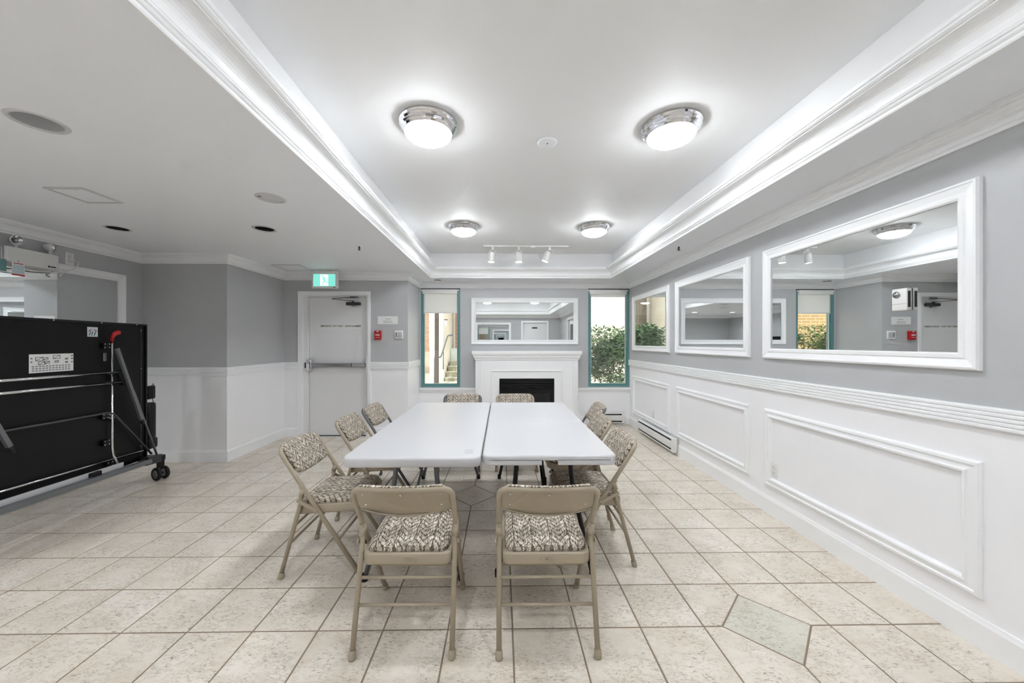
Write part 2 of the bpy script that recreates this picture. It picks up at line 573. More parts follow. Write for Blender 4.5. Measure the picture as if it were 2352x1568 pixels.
W1 = (-1.335, -0.685, 0.625, 2.262)     # x0 x1 z0 z1 of the window openings
W2 = (1.446, 2.136, 0.625, 2.262)
D1 = (-2.905, -1.925, 0.0, 2.075)       # exit door opening
DR = (0.78, 1.65, 0.0, 2.10)            # rear door
DS = (0.42, 1.32, 0.0, 2.10)            # side door in the mirror wall, beside the camera
wall('wall_right', 'x', XR, YR - TH, YB + TH, 1, 'wall', [DS])
wall('wall_back', 'y', YB, XRET - TH, XR, 1, 'wall_back', [W1, W2])
wall('wall_return', 'x', XRET, YD, YB, -1, 'wall')
wall('wall_exit', 'y', YD, XC - TH, XRET - TH, 1, 'wall', [D1])
wall('wall_column', 'x', XC, YC, YD, -1, 'wall')
wall('wall_column_face', 'y', YC, XL - TH, XC - TH, 1, 'wall')
wall('wall_left', 'x', XL, YR - TH, YC, -1, 'wall')
wall('wall_rear', 'y', YR, XL, XR, -1, 'wall', [DR])

# roof slab over everything keeps the daylight out
MB().box(XL - TH, XR + TH, YR - TH, YB + TH + 0.25, ZW, ZW + 0.12).build('roof', 'stucco', kind='structure')

# soffit with circular openings for the recessed lights
CANS = [(-2.119, 1.704, 0.078), (-3.391, 3.28, 0.076), (-2.10, 3.274, 0.076), (-3.391, 1.704, 0.078), (-2.119, 0.13, 0.078), (-3.391, 0.13, 0.078)]  # last three openings hold added fill lights out of view
def soffit():
    mb = MB()
    xs = sorted({XL, XC, XRET, TX0, TX1, XR, *[c[0] + s * 0.14 for c in CANS for s in (-1, 1)]})
    ys = sorted({YR, TY0, YC, YD, TY1, YB, *[c[1] + s * 0.14 for c in CANS for s in (-1, 1)]})
    for i in range(len(xs) - 1):
        for j in range(len(ys) - 1):
            x, y = (xs[i] + xs[i + 1]) / 2, (ys[j] + ys[j + 1]) / 2
            if TX0 < x < TX1 and TY0 < y < TY1: continue
            if x < XC and y > YC: continue
            if x < XRET and y > YD: continue
            hole = [c for c in CANS if abs(c[0] - x) < 0.13 and abs(c[1] - y) < 0.13 and xs[i + 1] - xs[i] <= .281 and ys[j + 1] - ys[j] <= .281]
            inside = [c for c in CANS if abs(c[0] - x) < 0.14 and abs(c[1] - y) < 0.14]
            if inside: continue
            mb.add([(xs[i], ys[j], ZS), (xs[i + 1], ys[j], ZS), (xs[i + 1], ys[j + 1], ZS), (xs[i], ys[j + 1], ZS)], [(0, 1, 2, 3)])
    for cx, cy, r in CANS:
        N = 32; vs = []
        for k in range(N):
            a = 2 * PI * (k + .5) / N; c, s = math.cos(a), math.sin(a)
            q = 0.14 / max(abs(c), abs(s))
            vs += [(cx + c * q, cy + s * q, ZS), (cx + c * r, cy + s * r, ZS)]
        for sx in (-1, 1):
            for sy in (-1, 1): pass
        fs = [(2 * k, 2 * ((k + 1) % N), 2 * ((k + 1) % N) + 1, 2 * k + 1) for k in range(N)]
        mb.add(vs, fs)
        for sx in (-1, 1):          # little corner triangles of the square
            for sy in (-1, 1):
                cand = sorted(range(N), key=lambda k: (vs[2 * k][0] - cx - sx * .14) ** 2 + (vs[2 * k][1] - cy - sy * .14) ** 2)[:2]
                mb.add([(cx + sx * .14, cy + sy * .14, ZS), vs[2 * cand[0]], vs[2 * cand[1]]], [(0, 1, 2)])
    return mb.build('ceiling_soffit', 'ceiling', kind='structure')
soffit()
mb = MB()
mb.box(TX0, TX1, TY0, TY1, ZT, ZT + 0.1)
mb.build('ceiling', 'tray', kind='structure')
mb = MB()
for b in ((TX0 - .08, TX0, TY0 - .08, TY1 + .08), (TX1, TX1 + .08, TY0 - .08, TY1 + .08), (TX0, TX1, TY0 - .08, TY0), (TX0, TX1, TY1, TY1 + .08)):
    mb.box(*b, ZS + 0.002, ZT + 0.1)
mb.build('wall_tray', 'tray', kind='structure')

# tray moulding: stepped beads, a deep cove, and a top bead that stands into the tray
def arc(c, r, a0, a1, n):
    return [(c[0] + r * math.cos(a0 + (a1 - a0) * k / n), c[1] + r * math.sin(a0 + (a1 - a0) * k / n)) for k in range(n + 1)]
tp = [(0.0, ZS - 0.012), (0.012, ZS - 0.012), (0.016, ZS - 0.006), (0.016, ZS + 0.004), (0.022, ZS + 0.008), (0.026, ZS + 0.014), (0.022, ZS + 0.020), (0.030, ZS + 0.024), (0.032, ZS + 0.03)]
for k in range(9):                      # concave cove
    a = k / 8 * PI / 2
    tp.append((0.034 + 0.066 * (1 - math.cos(a)), ZS + 0.032 + 0.068 * math.sin(a)))
tp += [(0.100, ZS + 0.104), (0.108, ZS + 0.106), (0.116, ZS + 0.112), (0.112, ZS + 0.122), (0.120, ZS + 0.126), (0.122, ZS + 0.140), (0.0, ZS + 0.140)]
path = [(TX1, TY0), (TX1, TY1), (TX0, TY1), (TX0, TY0)]
sweep(MB(), path, tp, closed=True).build('trim_1', 'trim', kind='structure')

# crown moulding round the room
cp = [(0.0, 2.262), (0.012, 2.262), (0.014, 2.275), (0.010, 2.280), (0.018, 2.284), (0.020, 2.292)]
for k in range(7):
    a = k / 6 * PI / 2
    cp.append((0.020 + 0.036 * (1 - math.cos(a)), 2.292 + 0.046 * math.sin(a)))
cp += [(0.058, 2.346), (0.066, 2.350), (0.068, ZS), (0.0, ZS)]
ROOM = [(XR, YR), (XR, YB), (XRET, YB), (XRET, YD), (XC, YD), (XC, YC), (XL, YC), (XL, YR)]
sweep(MB(), ROOM, cp, closed=True).build('trim_2', 'trim', kind='structure')

# reeded chair rail
rp = [(0.0, 0.982), (0.014, 0.982)]
for k in range(5):
    z = 0.985 + k * 0.0188
    rp += [(0.014, z), (0.021, z + 0.003), (0.022, z + 0.0125), (0.016, z + 0.0165)]
rp += [(0.016, 1.080), (0.0, 1.080)]
mb = MB()
sweep(mb, [(XR, DS[1] + .07), (XR, YB)], rp)
sweep(mb, [(XRET, YB), (XRET, YD), (D1[1] + .03, YD)], rp)
sweep(mb, [(D1[0] - .03, YD), (XC, YD), (XC, YC), (XL, YC), (XL, YR), (DR[0] - .07, YR)], rp)
sweep(mb, [(DR[1] + .07, YR), (XR, YR), (XR, DS[0] - .07)], rp)
mb.build('trim_3', 'trim', kind='structure')

bp = [(0.0, 0.0), (0.014, 0.0), (0.014, 0.112), (0.009, 0.124), (0.006, 0.134), (0.0, 0.136)]
def baseboard(name, *paths):
    mb = MB()
    for p in paths: sweep(mb, p, bp)
    mb.build(name, 'trim', kind='structure')
baseboard('baseboard_right', [(XR, DS[1] + .07), (XR, YB - 0.0)])
baseboard('baseboard_back', [(XR - .015, YB), (1.25, YB)], [(-0.43, YB), (XRET, YB)])
baseboard('baseboard_exit', [(XRET, YB), (XRET, YD), (D1[1] + .03, YD)], [(D1[0] - .03, YD), (XC, YD), (XC, YC), (XL, YC)])
baseboard('baseboard_left', [(XL, YC), (XL, YR), (DR[0] - .07, YR)], [(DR[1] + .07, YR), (XR, YR), (XR, DS[0] - .07)])

# window ledges on the back wall
mb = MB()
lp = [(0.0, 0.545), (0.018, 0.548), (0.022, 0.575), (0.045, 0.585), (0.048, 0.612), (0.0, 0.614)]
sweep(mb, [(XR - .002, YB), (1.25, YB)], lp)
sweep(mb, [(-0.43, YB), (XRET + .002, YB)], lp)
mb.build('trim_4', 'trim', kind='structure')

# raised wainscot panels of the mirror wall (mitred mouldings)
pp = [(0.0, 0.0), (0.0, 0.010), (0.008, 0.018), (0.020, 0.020), (0.026, 0.012), (0.046, 0.015), (0.052, 0.022), (0.062, 0.020), (0.068, 0.006), (0.072, 0.0)]
wains = None
for k, (y0, y1) in enumerate(((1.592, 2.93), (3.11, 4.43), (4.605, 5.90))):
    o = MB().frame(y1 - y0, 0.61, pp).build('trim_%d' % (5 + k), 'trim', kind='structure')
    o.location = (XR, (y0 + y1) / 2, 0.525); o.rotation_euler = (0, 0, -PI / 2)

# ------------------------------------------------------------------ floor: grout slab + tiles
floor = MB().box(XL - TH, XR + TH, YR - TH, YB + TH, -0.06, -0.003).build('floor', 'grout', kind='structure')
T, GX, GY, G = 0.3065, -2.0933, 1.7425, 0.0075

def inset_poly(poly, d):
    n = len(poly); out = []
    for i in range(n):
        p0, p1, p2 = Vector(poly[i - 1]), Vector(poly[i]), Vector(poly[(i + 1) % n])
        d1, d2 = (p1 - p0).normalized(), (p2 - p1).normalized()
        n1, n2 = Vector((-d1.y, d1.x)), Vector((-d2.y, d2.x))
        m = (n1 + n2).normalized()
        out.append(p1 + m * d / max(0.3, m.dot(n1)))
    return out
def tile_mesh(poly, m):
    me = bpy.data.meshes.new('tile')
    a = inset_poly(poly, G / 2); b = inset_poly(poly, G / 2 + 0.0025)
    n = len(poly)
    vs = [(p.x, p.y, -0.006) for p in a] + [(p.x, p.y, -0.0018) for p in a] + [(p.x, p.y, 0.0) for p in b]
    fs = [tuple(range(2 * n, 3 * n))]
    for k in range(n):
        j = (k + 1) % n
        fs += [(k, j, n + j, n + k), (n + k, n + j, 2 * n + j, 2 * n + k)]
    me.from_pydata(vs, [], fs); me.update()
    me.materials.append(M[m])
    return me
def tile_obj(me, x, y, jit=True):
    o = link('tile', me, floor)
    o.location = (x, y, random.uniform(-0.0007, 0.0))
    return o
full = tile_mesh([(0, 0), (T, 0), (T, T), (0, T)], 'tile')
HD = 0.2165
NODES = [(GX + 11 * T, GY, 'tile_green'), (GX + 6 * T, GY + 5 * T, 'tile')]
rest = []      # tiles beyond the nearest 300
cells = []
for i in range(-8, 15):
    for j in range(-11, 16):
        x0, y0 = GX + i * T, GY + j * T
        x1, y1 = x0 + T, y0 + T
        if x1 <= XL + .01 or x0 >= XR - .01 or y1 <= YR + .01 or y0 >= YB - .01: continue
        if x1 < XC + .01 and y0 > YC - .01: continue
        if x1 < XRET + .01 and y0 > YD - .01: continue
        cx0, cx1, cy0, cy1 = max(x0, XL), min(x1, XR), max(y0, YR), min(y1, YB)
        if y0 > YD - .01: cx0 = max(cx0, XRET)
        elif y0 > YC - .01: cx0 = max(cx0, XC)
        if x1 < XC + .01: cy1 = min(cy1, YC)
        elif x1 < XRET + .01: cy1 = min(cy1, YD)
        if cx1 - cx0 < 0.012 or cy1 - cy0 < 0.012: continue
        poly = [(cx0, cy0), (cx1, cy0), (cx1, cy1), (cx0, cy1)]
        cut = False
        for nx, ny, _ in NODES:
            for ci, (px, py) in enumerate(((x0, y0), (x1, y0), (x1, y1), (x0, y1))):
                if abs(px - nx) < .01 and abs(py - ny) < .01:
                    sx = 1 if px == x0 else -1; sy = 1 if py == y0 else -1
                    c = [(px, py + sy * HD), (px + sx * HD, py)]
                    if ci in (1, 3): c = c[::-1]
                    poly[ci:ci + 1] = c; cut = True
        mx, my = (cx0 + cx1) / 2, (cy0 + cy1) / 2
        seen = my > 1.2 and abs(mx) / my < 1.5 and not (mx < -3.45 and my < 3.7)
        std = (not cut) and cx0 == x0 and cx1 == x1 and cy0 == y0 and cy1 == y1
        cells.append((my if seen else 99 + abs(my), mx, my, poly, std, x0, y0))
cells.sort(key=lambda c: c[0])
stuff = MB()
for k, (_, mx, my, poly, std, x0, y0) in enumerate(cells):
    if k < 298:
        if std: tile_obj(full, x0, y0)
        else:
            q = [(a - mx, b - my) for a, b in poly]
            tile_obj(tile_mesh(q, 'tile'), mx, my)
    else:
        a = inset_poly(poly, G / 2); n = len(a)
        stuff.add([(p.x, p.y, 0) for p in a] + [(p.x, p.y, -.006) for p in a], [tuple(range(n))] + [(n + e, n + (e + 1) % n, (e + 1) % n, e) for e in range(n)])
stuff.build('tiles', 'tile', floor, kind='stuff')
for nx, ny, m in NODES:
    tile_obj(tile_mesh([(0, -HD), (HD, 0), (0, HD), (-HD, 0)], m), nx, ny)

# ------------------------------------------------------------------ mirrors
mp_ = [(0.0, 0.0), (0.0, 0.016), (0.006, 0.026), (0.014, 0.028), (0.018, 0.022), (0.050, 0.014), (0.056, 0.020), (0.072, 0.020), (0.080, 0.014), (0.080, 0.004)]
def wall_mirror(label, w, h, loc, rz, group='white framed wall mirrors'):
    t = thing('wall_mirror', label, 'mirror', loc, rz, group)
    MB().frame(w, h, mp_).build('mirror_frame', 'trim', t)
    MB().box(-w / 2 + .072, w / 2 - .072, -0.006, -0.001, -h / 2 + .072, h / 2 - .072).build('mirror_glass', 'mirror', t)
    return t
ZM = 1.668; HM = 0.866
wall_mirror('wide white framed mirror closest to the camera on the panelled wall', 1.345, HM, (XR, 2.267, ZM), -PI / 2)
wall_mirror('white framed mirror in the middle of the row on the panelled wall', 1.33, HM, (XR, 3.773, ZM), -PI / 2)
wall_mirror('white framed mirror beside the garden window, last of the panelled wall row', 1.29, HM, (XR, 5.257, ZM), -PI / 2)
wall_mirror('low wide white framed mirror hanging above the fireplace mantel', 1.784, 0.774, (0.387, YB, 1.718), 0)
wall_mirror('white framed mirror behind the black folded game table, under the emergency light', 1.345, HM, (XL, 3.365, 1.662), PI / 2)
wall_mirror('white framed mirror on the rear wall seen only as a reflection above the mantel', 1.30, HM, (-0.30, YR, ZM), PI)

# ------------------------------------------------------------------ windows and blinds
def window(k, w):
    x0, x1, z0, z1 = w
    t = bpy.data.objects.new('window_%d' % k, None); C.objects.link(t); t['kind'] = 'structure'
    t['label'] = ('teal framed window looking out to steps and a brick wall', 'teal framed window looking out on a leafy shrub')[k - 1]
    t.location = ((x0 + x1) / 2, YB + 0.05, (z0 + z1) / 2)
    wd, h = x1 - x0, z1 - z0
    fr = MB().frame(wd, h, [(0, -.05), (0, 0.045), (0.036, 0.045), (0.036, 0.02), (0.052, 0.018), (0.052, -0.01), (0.036, -0.01), (0.036, -.05), (0, -.05)])
    fr.build('window_frame', 'teal', t)
    MB().box(-wd / 2 + .04, wd / 2 - .04, -.003, .003, -h / 2 + .04, h / 2 - .04).build('pane', 'glass', t)
    MB().frame(wd - .102, h - .102, [(0, -.004), (0, .008), (.008, .008), (.008, -.004)]).build('gasket', 'ext_white', t)
    MB().box(-wd / 2, wd / 2, -.048, .05, h / 2 - .014, h / 2 + .0).build('head_strip', 'black_matte', t)
    return t
window(1, W1); window(2, W2)

def blind(label, w, drop):
    x0, x1, z0, z1 = w
    t = thing('roller_blind', label, 'blind', ((x0 + x1) / 2 - .01, YB + 0.012, z1 - 0.016))
    wd = x1 - x0 - .07
    MB().rbox(-wd / 2, wd / 2, -.032, .012, -.075, 0, .006).build('cassette', 'plastic', t)
    MB().box(-wd / 2 + .012, wd / 2 - .012, .0135, .0155, -drop, -.06).build('shade', 'blind', t)
    MB().rbox(-wd / 2 + .012, wd / 2 - .012, .008, .021, -drop - .02, -drop, .004).build('hem_bar', 'plastic', t)
    for s in (-1, 1):
        MB().rbox(s * (wd / 2 + .012) - .012, s * (wd / 2 + .012) + .012, -.02, .008, -.03, 0, .004).build('bracket', 'plastic', t)
    mb = MB(); 
    mb.tube([(wd / 2 + .004, .004, -.05), (wd / 2 + .004, .004, -.95)], .0022, 6)
    mb.tube([(wd / 2 + .012, .004, -.05), (wd / 2 + .012, .004, -.95)], .0022, 6)
    mb.build('pull_chain', 'plastic', t)
blind('white roller blind lowered a third over the window facing the steps', W1, 0.375)
blind('white roller blind rolled up at the window facing the shrub', W2, 0.10)

# ------------------------------------------------------------------ exit door
def exit_door():
    d = bpy.data.objects.new('door_1', None); C.objects.link(d); d['kind'] = 'structure'
    d['label'] = 'white emergency exit door with push bar and overhead closer'
    d.location = (0, 0, 0)
    x0, x1, _, z1 = D1
    # face trim and jamb
    mb = MB()
    for a, b, za, zb in ((x0 - .03, x0 + .035, 0, z1 + .028), (x1 - .012, x1 + .028, 0, z1 + .028), (x0 + .035, x1 - .012, z1 - .03, z1 + .028)):
        mb.box(a, b, YD - .016, YD + .01, za, zb)
    mb.build('door_frame', 'trim', d)
    mb = MB()
    mb.box(x0, x0 + .10, YD + .01, YD + .14, 0, z1)
    mb.box(x1 - .045, x1, YD + .01, YD + .14, 0, z1)
    mb.box(x0 + .10, x1 - .045, YD + .01, YD + .14, z1 - .045, z1)
    mb.build('jamb', 'door', d)
    sx0, sx1 = x0 + .105, x1 - .05
    s = MB().box(sx0, sx1, YD + .055, YD + .10, 0.012, z1 - .05).build('door_slab', 'door', d)
    MB().box(x0 + .1, x1 - .045, YD + .03, YD + .12, 0.0, 0.012).build('threshold', 'dark_grey', d)
    # panic bar
    b = MB()
    b.rbox(sx0 + .02, sx1 + .0, YD - .005, YD + .045, 1.012, 1.062, .006)
    b.build('push_bar', 'steel', d)
    MB().rbox(sx0 - .018, sx0 + .055, YD - .02, YD + .05, 0.955, 1.115, .008).build('latch_case', 'chrome', d)
    MB().rbox(sx0 - .05, sx0 - .012, YD + .0, YD + .03, 0.995, 1.075, .004).build('strike', 'dark_grey', d)
    MB().box(sx1 - .20, sx1 - .193, YD - .008, YD + .046, 1.008, 1.066).build('bar_joint', 'chrome', d)
    # closer
    MB().rbox(-2.26, -2.05, YD + .005, YD + .052, 1.905, 1.95, .01).build('closer_body', 'dark_grey', d)
    MB().lathe([(0, 0), (.022, 0), (.022, .018), (0, .018)], (-2.155, YD + .03, 1.885), (0, 0, 1), 16).build('closer_pinion', 'steel', d)
    mb = MB()
    mb.obox((-2.155, YD + .015, 1.965), (-2.42, YD - .07, 1.985), .018, .007)
    mb.obox((-2.42, YD - .07, 1.99), (-2.10, YD + .0, 2.022), .018, .007)
    mb.box(-2.165, -2.145, YD + .005, YD + .025, 1.94, 1.97)
    mb.build('closer_arm', 'dark_grey', d)
    MB().rbox(-2.19, -2.08, YD - .012, YD + .012, 2.008, 2.03, .004).build('closer_shoe', 'grey_metal', d)
    # hinge screws / continuous hinge line
    for k in range(7):
        MB().lathe([(0, 0), (.004, 0), (.003, .002), (0, .002)], (x0 + .09, YD + .0095, .25 + k * .27), (0, -1, 0), 8).build('screw', 'steel', d)
    # sign strip on the door
    t = thing('door_sign', 'thin white strip sign reading EMERGENCY EXIT ONLY DOOR ALARMED', 'sign', (-2.345, YD + .0555, 1.605))
    MB().box(-.315, .30, -.002, -.0005, -.034, .030).build('sign_strip', 'paper', t)
    text('lettering', 'EMERGENCY EXIT ONLY · DOOR ALARMED', 0.038, 'ink_mid', t, (-.005, -.0022, -.002), (PI / 2, 0, 0), sx=0.79, bold=.0006)
exit_door()

def plain_door(k, w, axis, pos, out, label, glazed):
    d = bpy.data.objects.new('door_%d' % k, None); C.objects.link(d); d['kind'] = 'structure'; d['label'] = label
    a0, a1, _, z1 = w
    wd = a1 - a0
    if axis == 'y': d.location = ((a0 + a1) / 2, pos, 0); d.rotation_euler = (0, 0, PI)
    else: d.location = (pos, (a0 + a1) / 2, 0); d.rotation_euler = (0, 0, -PI / 2)
    mb = MB()
    for s in (-1, 1): mb.box(s * (wd / 2 + .03) - .035, s * (wd / 2 + .03) + .035, -.018, .01, 0, z1 + .065)
    mb.box(-wd / 2 + .005, wd / 2 - .005, -.018, .01, z1 - .005, z1 + .065)
    mb.build('door_frame', 'trim', d)
    MB().box(-wd / 2 + .002, wd / 2 - .002, .05, .095, .01, z1 - .002).build('door_slab', 'door', d)
    if glazed: MB().box(-wd / 2 + .13, wd / 2 - .13, .044, .05, .25, z1 - .16).build('pane', 'fire_glass', d)
    mb = MB(); mb.lathe([(.028, 0), (.028, .008), (.01, .012), (.01, .04), (.0, .04)], (-wd / 2 + .07, .05, 1.0), (0, -1, 0), 16)
    mb.tube([(-wd / 2 + .07, .015, 1.0), (-wd / 2 + .18, .012, 1.0)], .009, 8)
    mb.build('handle', 'steel', d)
    MB().rbox(-.10, .10, .046, .05, z1 - .22, z1 - .17, .002).build('door_plate', 'ink', d) if not glazed else None
plain_door(2, DR, 'y', YR, -1, 'plain white door on the rear wall seen reflected above the mantel', False)
plain_door(3, DS, 'x', XR, 1, 'glazed white door beside the camera on the panelled wall', True)

# notice, fire call point, keypad on the exit wall
t = thing('paper_notice', 'small white printed notice on the grey wall beside the exit door', 'notice', (-1.648, YD, 1.688))
MB().box(-.145, .145, -.0025, -.0003, -.057, .057).build('sheet', 'paper', t)
mb = MB()
for (a, b, z) in ((-.03, .05, .018), (-.065, .005, -.014), (.012, .062, -.014), (-.065, .075, -.036)):
    n = max(2, int((b - a) / .012))
    for k in range(n):
        x = a + (b - a) * k / n
        mb.box(x, x + (b - a) / n * .75, -.0032, -.0024, z - .004, z + .004)
mb.build('print', 'ink_light', t, kind='stuff')
t = thing('fire_alarm_pull', 'red fire alarm pull station on the grey wall by the exit door', 'fire alarm', (-1.783, YD, 1.470))
MB().rbox(-.046, .046, -.045, 0, -.066, .066, .006).build('housing', 'red', t)
MB().rbox(-.034, .034, -.058, -.040, -.055, -.038, .004).build('pull_bar', 'red', t)
text('lettering', 'FIRE', .034, 'paper', t, (0, -.0456, .002), (PI / 2, 0, 0), bold=.0006)
mb = MB(); mb.box(-.03, .03, -.0465, -.045, -.034, -.030); mb.rbox(-.02, .02, -.0475, -.044, .046, .052, .001, 1); mb.rbox(-.008, .008, -.0475, -.044, .052, .060, .001, 1)
mb.build('markings', 'paper', t, kind='stuff')
t = thing('keypad', 'white square alarm keypad beside the red fire alarm', 'keypad', (-1.487, YD, 1.477))
MB().rbox(-.060, .060, -.018, 0, -.060, .060, .004).build('housing', 'plastic', t)
for r in range(4):
    for c in range(3):
        MB().rbox(-.012 + c * .021, .003 + c * .021, -.021, -.017, .022 - r * .021, .036 - r * .021, .002, 1).build('key', 'ink_light', t)
MB().box(-.045, -.022, -.0188, -.0178, -.035, .035).build('display', 'ink_light', t)

# exit sign hanging from the soffit
t = thing('exit_sign', 'lit green running man exit sign hung from ceiling before the door', 'exit sign', (-2.425, 5.07, ZS))
MB().rbox(-.09, .09, -.06, .06, -.014, 0, .004).build('canopy', 'plastic', t)
MB().rbox(-.03, .03, -.02, .02, -.03, -.01, .004).build('stem', 'plastic', t)
MB().rbox(-.176, .176, -.028, .028, -.262, -.022, .014, 3).build('housing', 'plastic', t)
MB().box(-.150, .150, -.0300, -.0278, -.236, -.070).build('green_panel', 'exit_green', t)
MB().box(-.055, .052, -.0312, -.0298, -.229, -.076).build('white_panel', 'exit_white', t)
mb = MB()
zc = -.153; yq = -.0318
def limb(a, b, w):
    mb.obox((a[0], yq, zc + a[1]), (b[0], yq, zc + b[1]), w, .0012, up=(0, 1, 0))
mb.lathe([(0, 0), (.012, 0), (.012, .0012), (0, .0012)], (-.018, yq + .0006, zc + .055), (0, -1, 0), 14)
limb((-.008, .04), (.004, .0), .024); limb((.004, .0), (-.008, -.03), .015); limb((-.008, -.03), (-.028, -.06), .013)
limb((.006, .0), (.022, -.03), .015); limb((.022, -.03), (.056, -.034), .012); limb((-.004, .038), (.024, .034), .010); limb((.024, .034), (.036, .014), .009)
limb((-.010, .036), (-.028, .02), .010); limb((-.028, .02), (-.048, .026), .009)
mb.build('running_figure', 'exit_green', t)
MB().box(.122, .150, -.0292, -.0280, -.254, -.246).build('maker_mark', 'ink', t)

# ------------------------------------------------------------------ fireplace
t = thing('fireplace_mantel', 'white fireplace mantel with stepped shelf between the two windows', 'fireplace', (0.41, YB, 0))
hw = 0.83; yf = -.18
mb = MB()
mb.box(-hw, -.445, yf, -.001, 0, 1.10); mb.box(.445, hw, yf, -.001, 0, 1.10); mb.box(-.445, .445, yf, -.001, .784, 1.10); mb.box(-.445, .445, yf, -.001, 0, .10)
mb.build('surround', 'trim', t)
# shelf as mitred steps round three sides
mb = MB()
sp = [(0, 1.085), (.012, 1.085), (.014, 1.10), (.020, 1.115), (.030, 1.125), (.030, 1.15), (.036, 1.152), (.052, 1.175), (.056, 1.195), (.056, 1.228), (-.40, 1.228)]
path = [(-hw, -.001), (-hw, yf), (hw, yf), (hw, -.001)]
sweep(mb, [(a, b) for a, b in path][::-1], sp[:-1])
mb.box(-hw - .054, hw + .054, yf - .054, -.003, 1.19, 1.2275)
mb.build('shelf', 'trim', t)
for s in (-1, 1):
    mb = MB()
    for k in range(3):
        x = s * (hw - .03 - k * .026)
        mb.rbox(x - .009, x + .009, yf - .008, yf + .002, .14, 1.07, .003, 1)
    mb.build('pilaster', 'trim', t)
fp = [(0, 0), (0, .012), (.006, .016), (.016, .016), (.022, .010), (.022, 0)]
o = MB().frame(1.154, 0.93, fp, 0, .4545).build('border_moulding', 'trim', t); o.location = (0, yf, 0)
t = thing('fireplace_insert', 'black gas fireplace insert with louvred top in the white mantel', 'fireplace insert', (0.41, YB - .17, 0))
MB().box(-.443, .443, .02, .16, .10, .783).build('box', 'black_matte', t)
for z in (.715, .675, .638):
    MB().rbox(-.438, .438, -.012, .025, z - .012, z + .020, .005, 1).build('louvre', 'black', t)
MB().frame(.886, .684, [(0, -.02), (0, .012), (.022, .012), (.022, -.02)], 0, .442).build('frame', 'black', t)
MB().rbox(-.43, .43, -.016, .022, .600, .622, .004, 1).build('rail', 'black', t)
MB().frame(.85, .45, [(0, -.02), (0, .006), (.05, .006), (.05, -.005)], 0, .37).build('door_frame', 'black', t)
MB().box(-.38, .38, .004, .008, .19, .55).build('glass_door', 'fire_glass', t)

# ------------------------------------------------------------------ baseboard heaters
def heater(label, L, loc, rz):
    t = thing('baseboard_heater', label, 'heater', loc, rz, 'electric baseboard heaters')
    MB().box(-L / 2, L / 2, -.012, -.001, .035, .205).build('back_plate', 'plastic', t)
    mb = MB(); mb.add([(x, y, z) for x in (-L / 2, L / 2) for y, z in ((-.006, .205), (-.045, .205), (-.058, .192), (-.058, .188), (-.043, .199), (-.006, .199))],
        [(0, 1, 7, 6), (1, 2, 8, 7), (2, 3, 9, 8), (3, 4, 10, 9), (4, 5, 11, 10), (5, 0, 6, 11)]); mb.build('hood', 'plastic', t)
    MB().rbox(-L / 2 + .01, L / 2 - .01, -.064, -.052, .075, .165, .005).build('front_panel', 'plastic', t)
    for s in (-1, 1): MB().rbox(s * (L / 2 - .022) - .022, s * (L / 2 - .022) + .022, -.066, -.004, .035, .206, .004, 1).build('end_cap', 'plastic', t)
    MB().box(-L / 2 + .03, L / 2 - .03, -.046, -.014, .05, .195).build('element', 'black_matte', t)
    mb = MB()
    for k in range(int(L / .012) - 8):
        x = -L / 2 + .05 + k * .012
        mb.box(x, x + .002, -.05, -.0142, .052, .19)
    mb.build('fins', 'steel', t, kind='stuff')
    MB().rbox(-L / 2 + .01, L / 2 - .01, -.06, -.012, .036, .050, .003, 1).build('lower_lip', 'plastic', t)
heater('long white electric baseboard heater under the mirror by the garden window', 1.17, (XR - .0155, 4.955, 0), -PI / 2)
heater('short white electric baseboard heater below the window facing the shrub', 0.62, (1.72, YB - .0155, 0), 0)

def outlet(label, loc, rz, single=False, name='wall_outlet'):
    t = thing(name, label, 'outlet', loc, rz)
    MB().rbox(-.036, .036, -.006, 0, -.058, .058, .003).build('cover_plate', 'plastic', t)
    for z in ((.0195,) if single else (.021, -.021)):
        o = MB().loops(rrect(-.017, .017, -.014, .014, .011), [(0, 0), (0, .0025), (.001, .003)]).build('socket', 'plastic', t)
        o.location = (0, -.0055, z); o.rotation_euler = (PI / 2, 0, 0)
        mb = MB()
        for x in (-.0065, .0065): mb.box(x - .0012, x + .0012, -.0088, -.0083, z - .001, z + .008)
        mb.box(-.002, .002, -.0088, -.0083, z - .010, z - .006)
        mb.build('slots', 'black_matte', t, kind='stuff')
    return t
outlet('white double power outlet low on the large wainscot panel', (XR, 2.838, 0.362), -PI / 2)
outlet('white power outlet low on the wainscot panel above the long heater', (XR, 5.12, 0.36), -PI / 2)

# ------------------------------------------------------------------ ceiling lamps
def dome_lamp(label, x, y):
    t = thing('ceiling_lamp', label, 'ceiling light', (x, y, ZT), 0, 'flush dome ceiling lamps with chrome rims')
    prof = [(.0, 0), (.178, 0), (.180, -.010), (.172, -.018), (.176, -.026), (.166, -.034), (.170, -.042), (.158, -.050), (.160, -.056), (.150, -.064), (.146, -.066), (.140, -.060)]
    MB().lathe(prof, seg=64, smooth=False).build('chrome_rim', 'chrome', t)
    g = [(.1475 * math.cos(a), -.060 - .060 * math.sin(a)) for a in [k / 7 * PI / 2 for k in range(8)]]
    MB().lathe([(0.1, -.055)] + g, seg=28).build('glass_dome', 'lamp', t)
dome_lamp('round dome lamp with chrome rim, of the pair nearest the camera, exit door side', -.46, 2.307)
dome_lamp('round dome lamp with chrome rim, of the pair nearest the camera, mirror wall side', 1.078, 2.307)
dome_lamp('round dome lamp with chrome rim, of the pair nearest the track lights, exit door side', -.448, 4.325)
dome_lamp('round dome lamp with chrome rim, of the pair nearest the track lights, mirror wall side', 1.10, 4.325)
dome_lamp('round dome lamp over the camera, seen only reflected above the mantel, exit door side', -.46, 0.29)
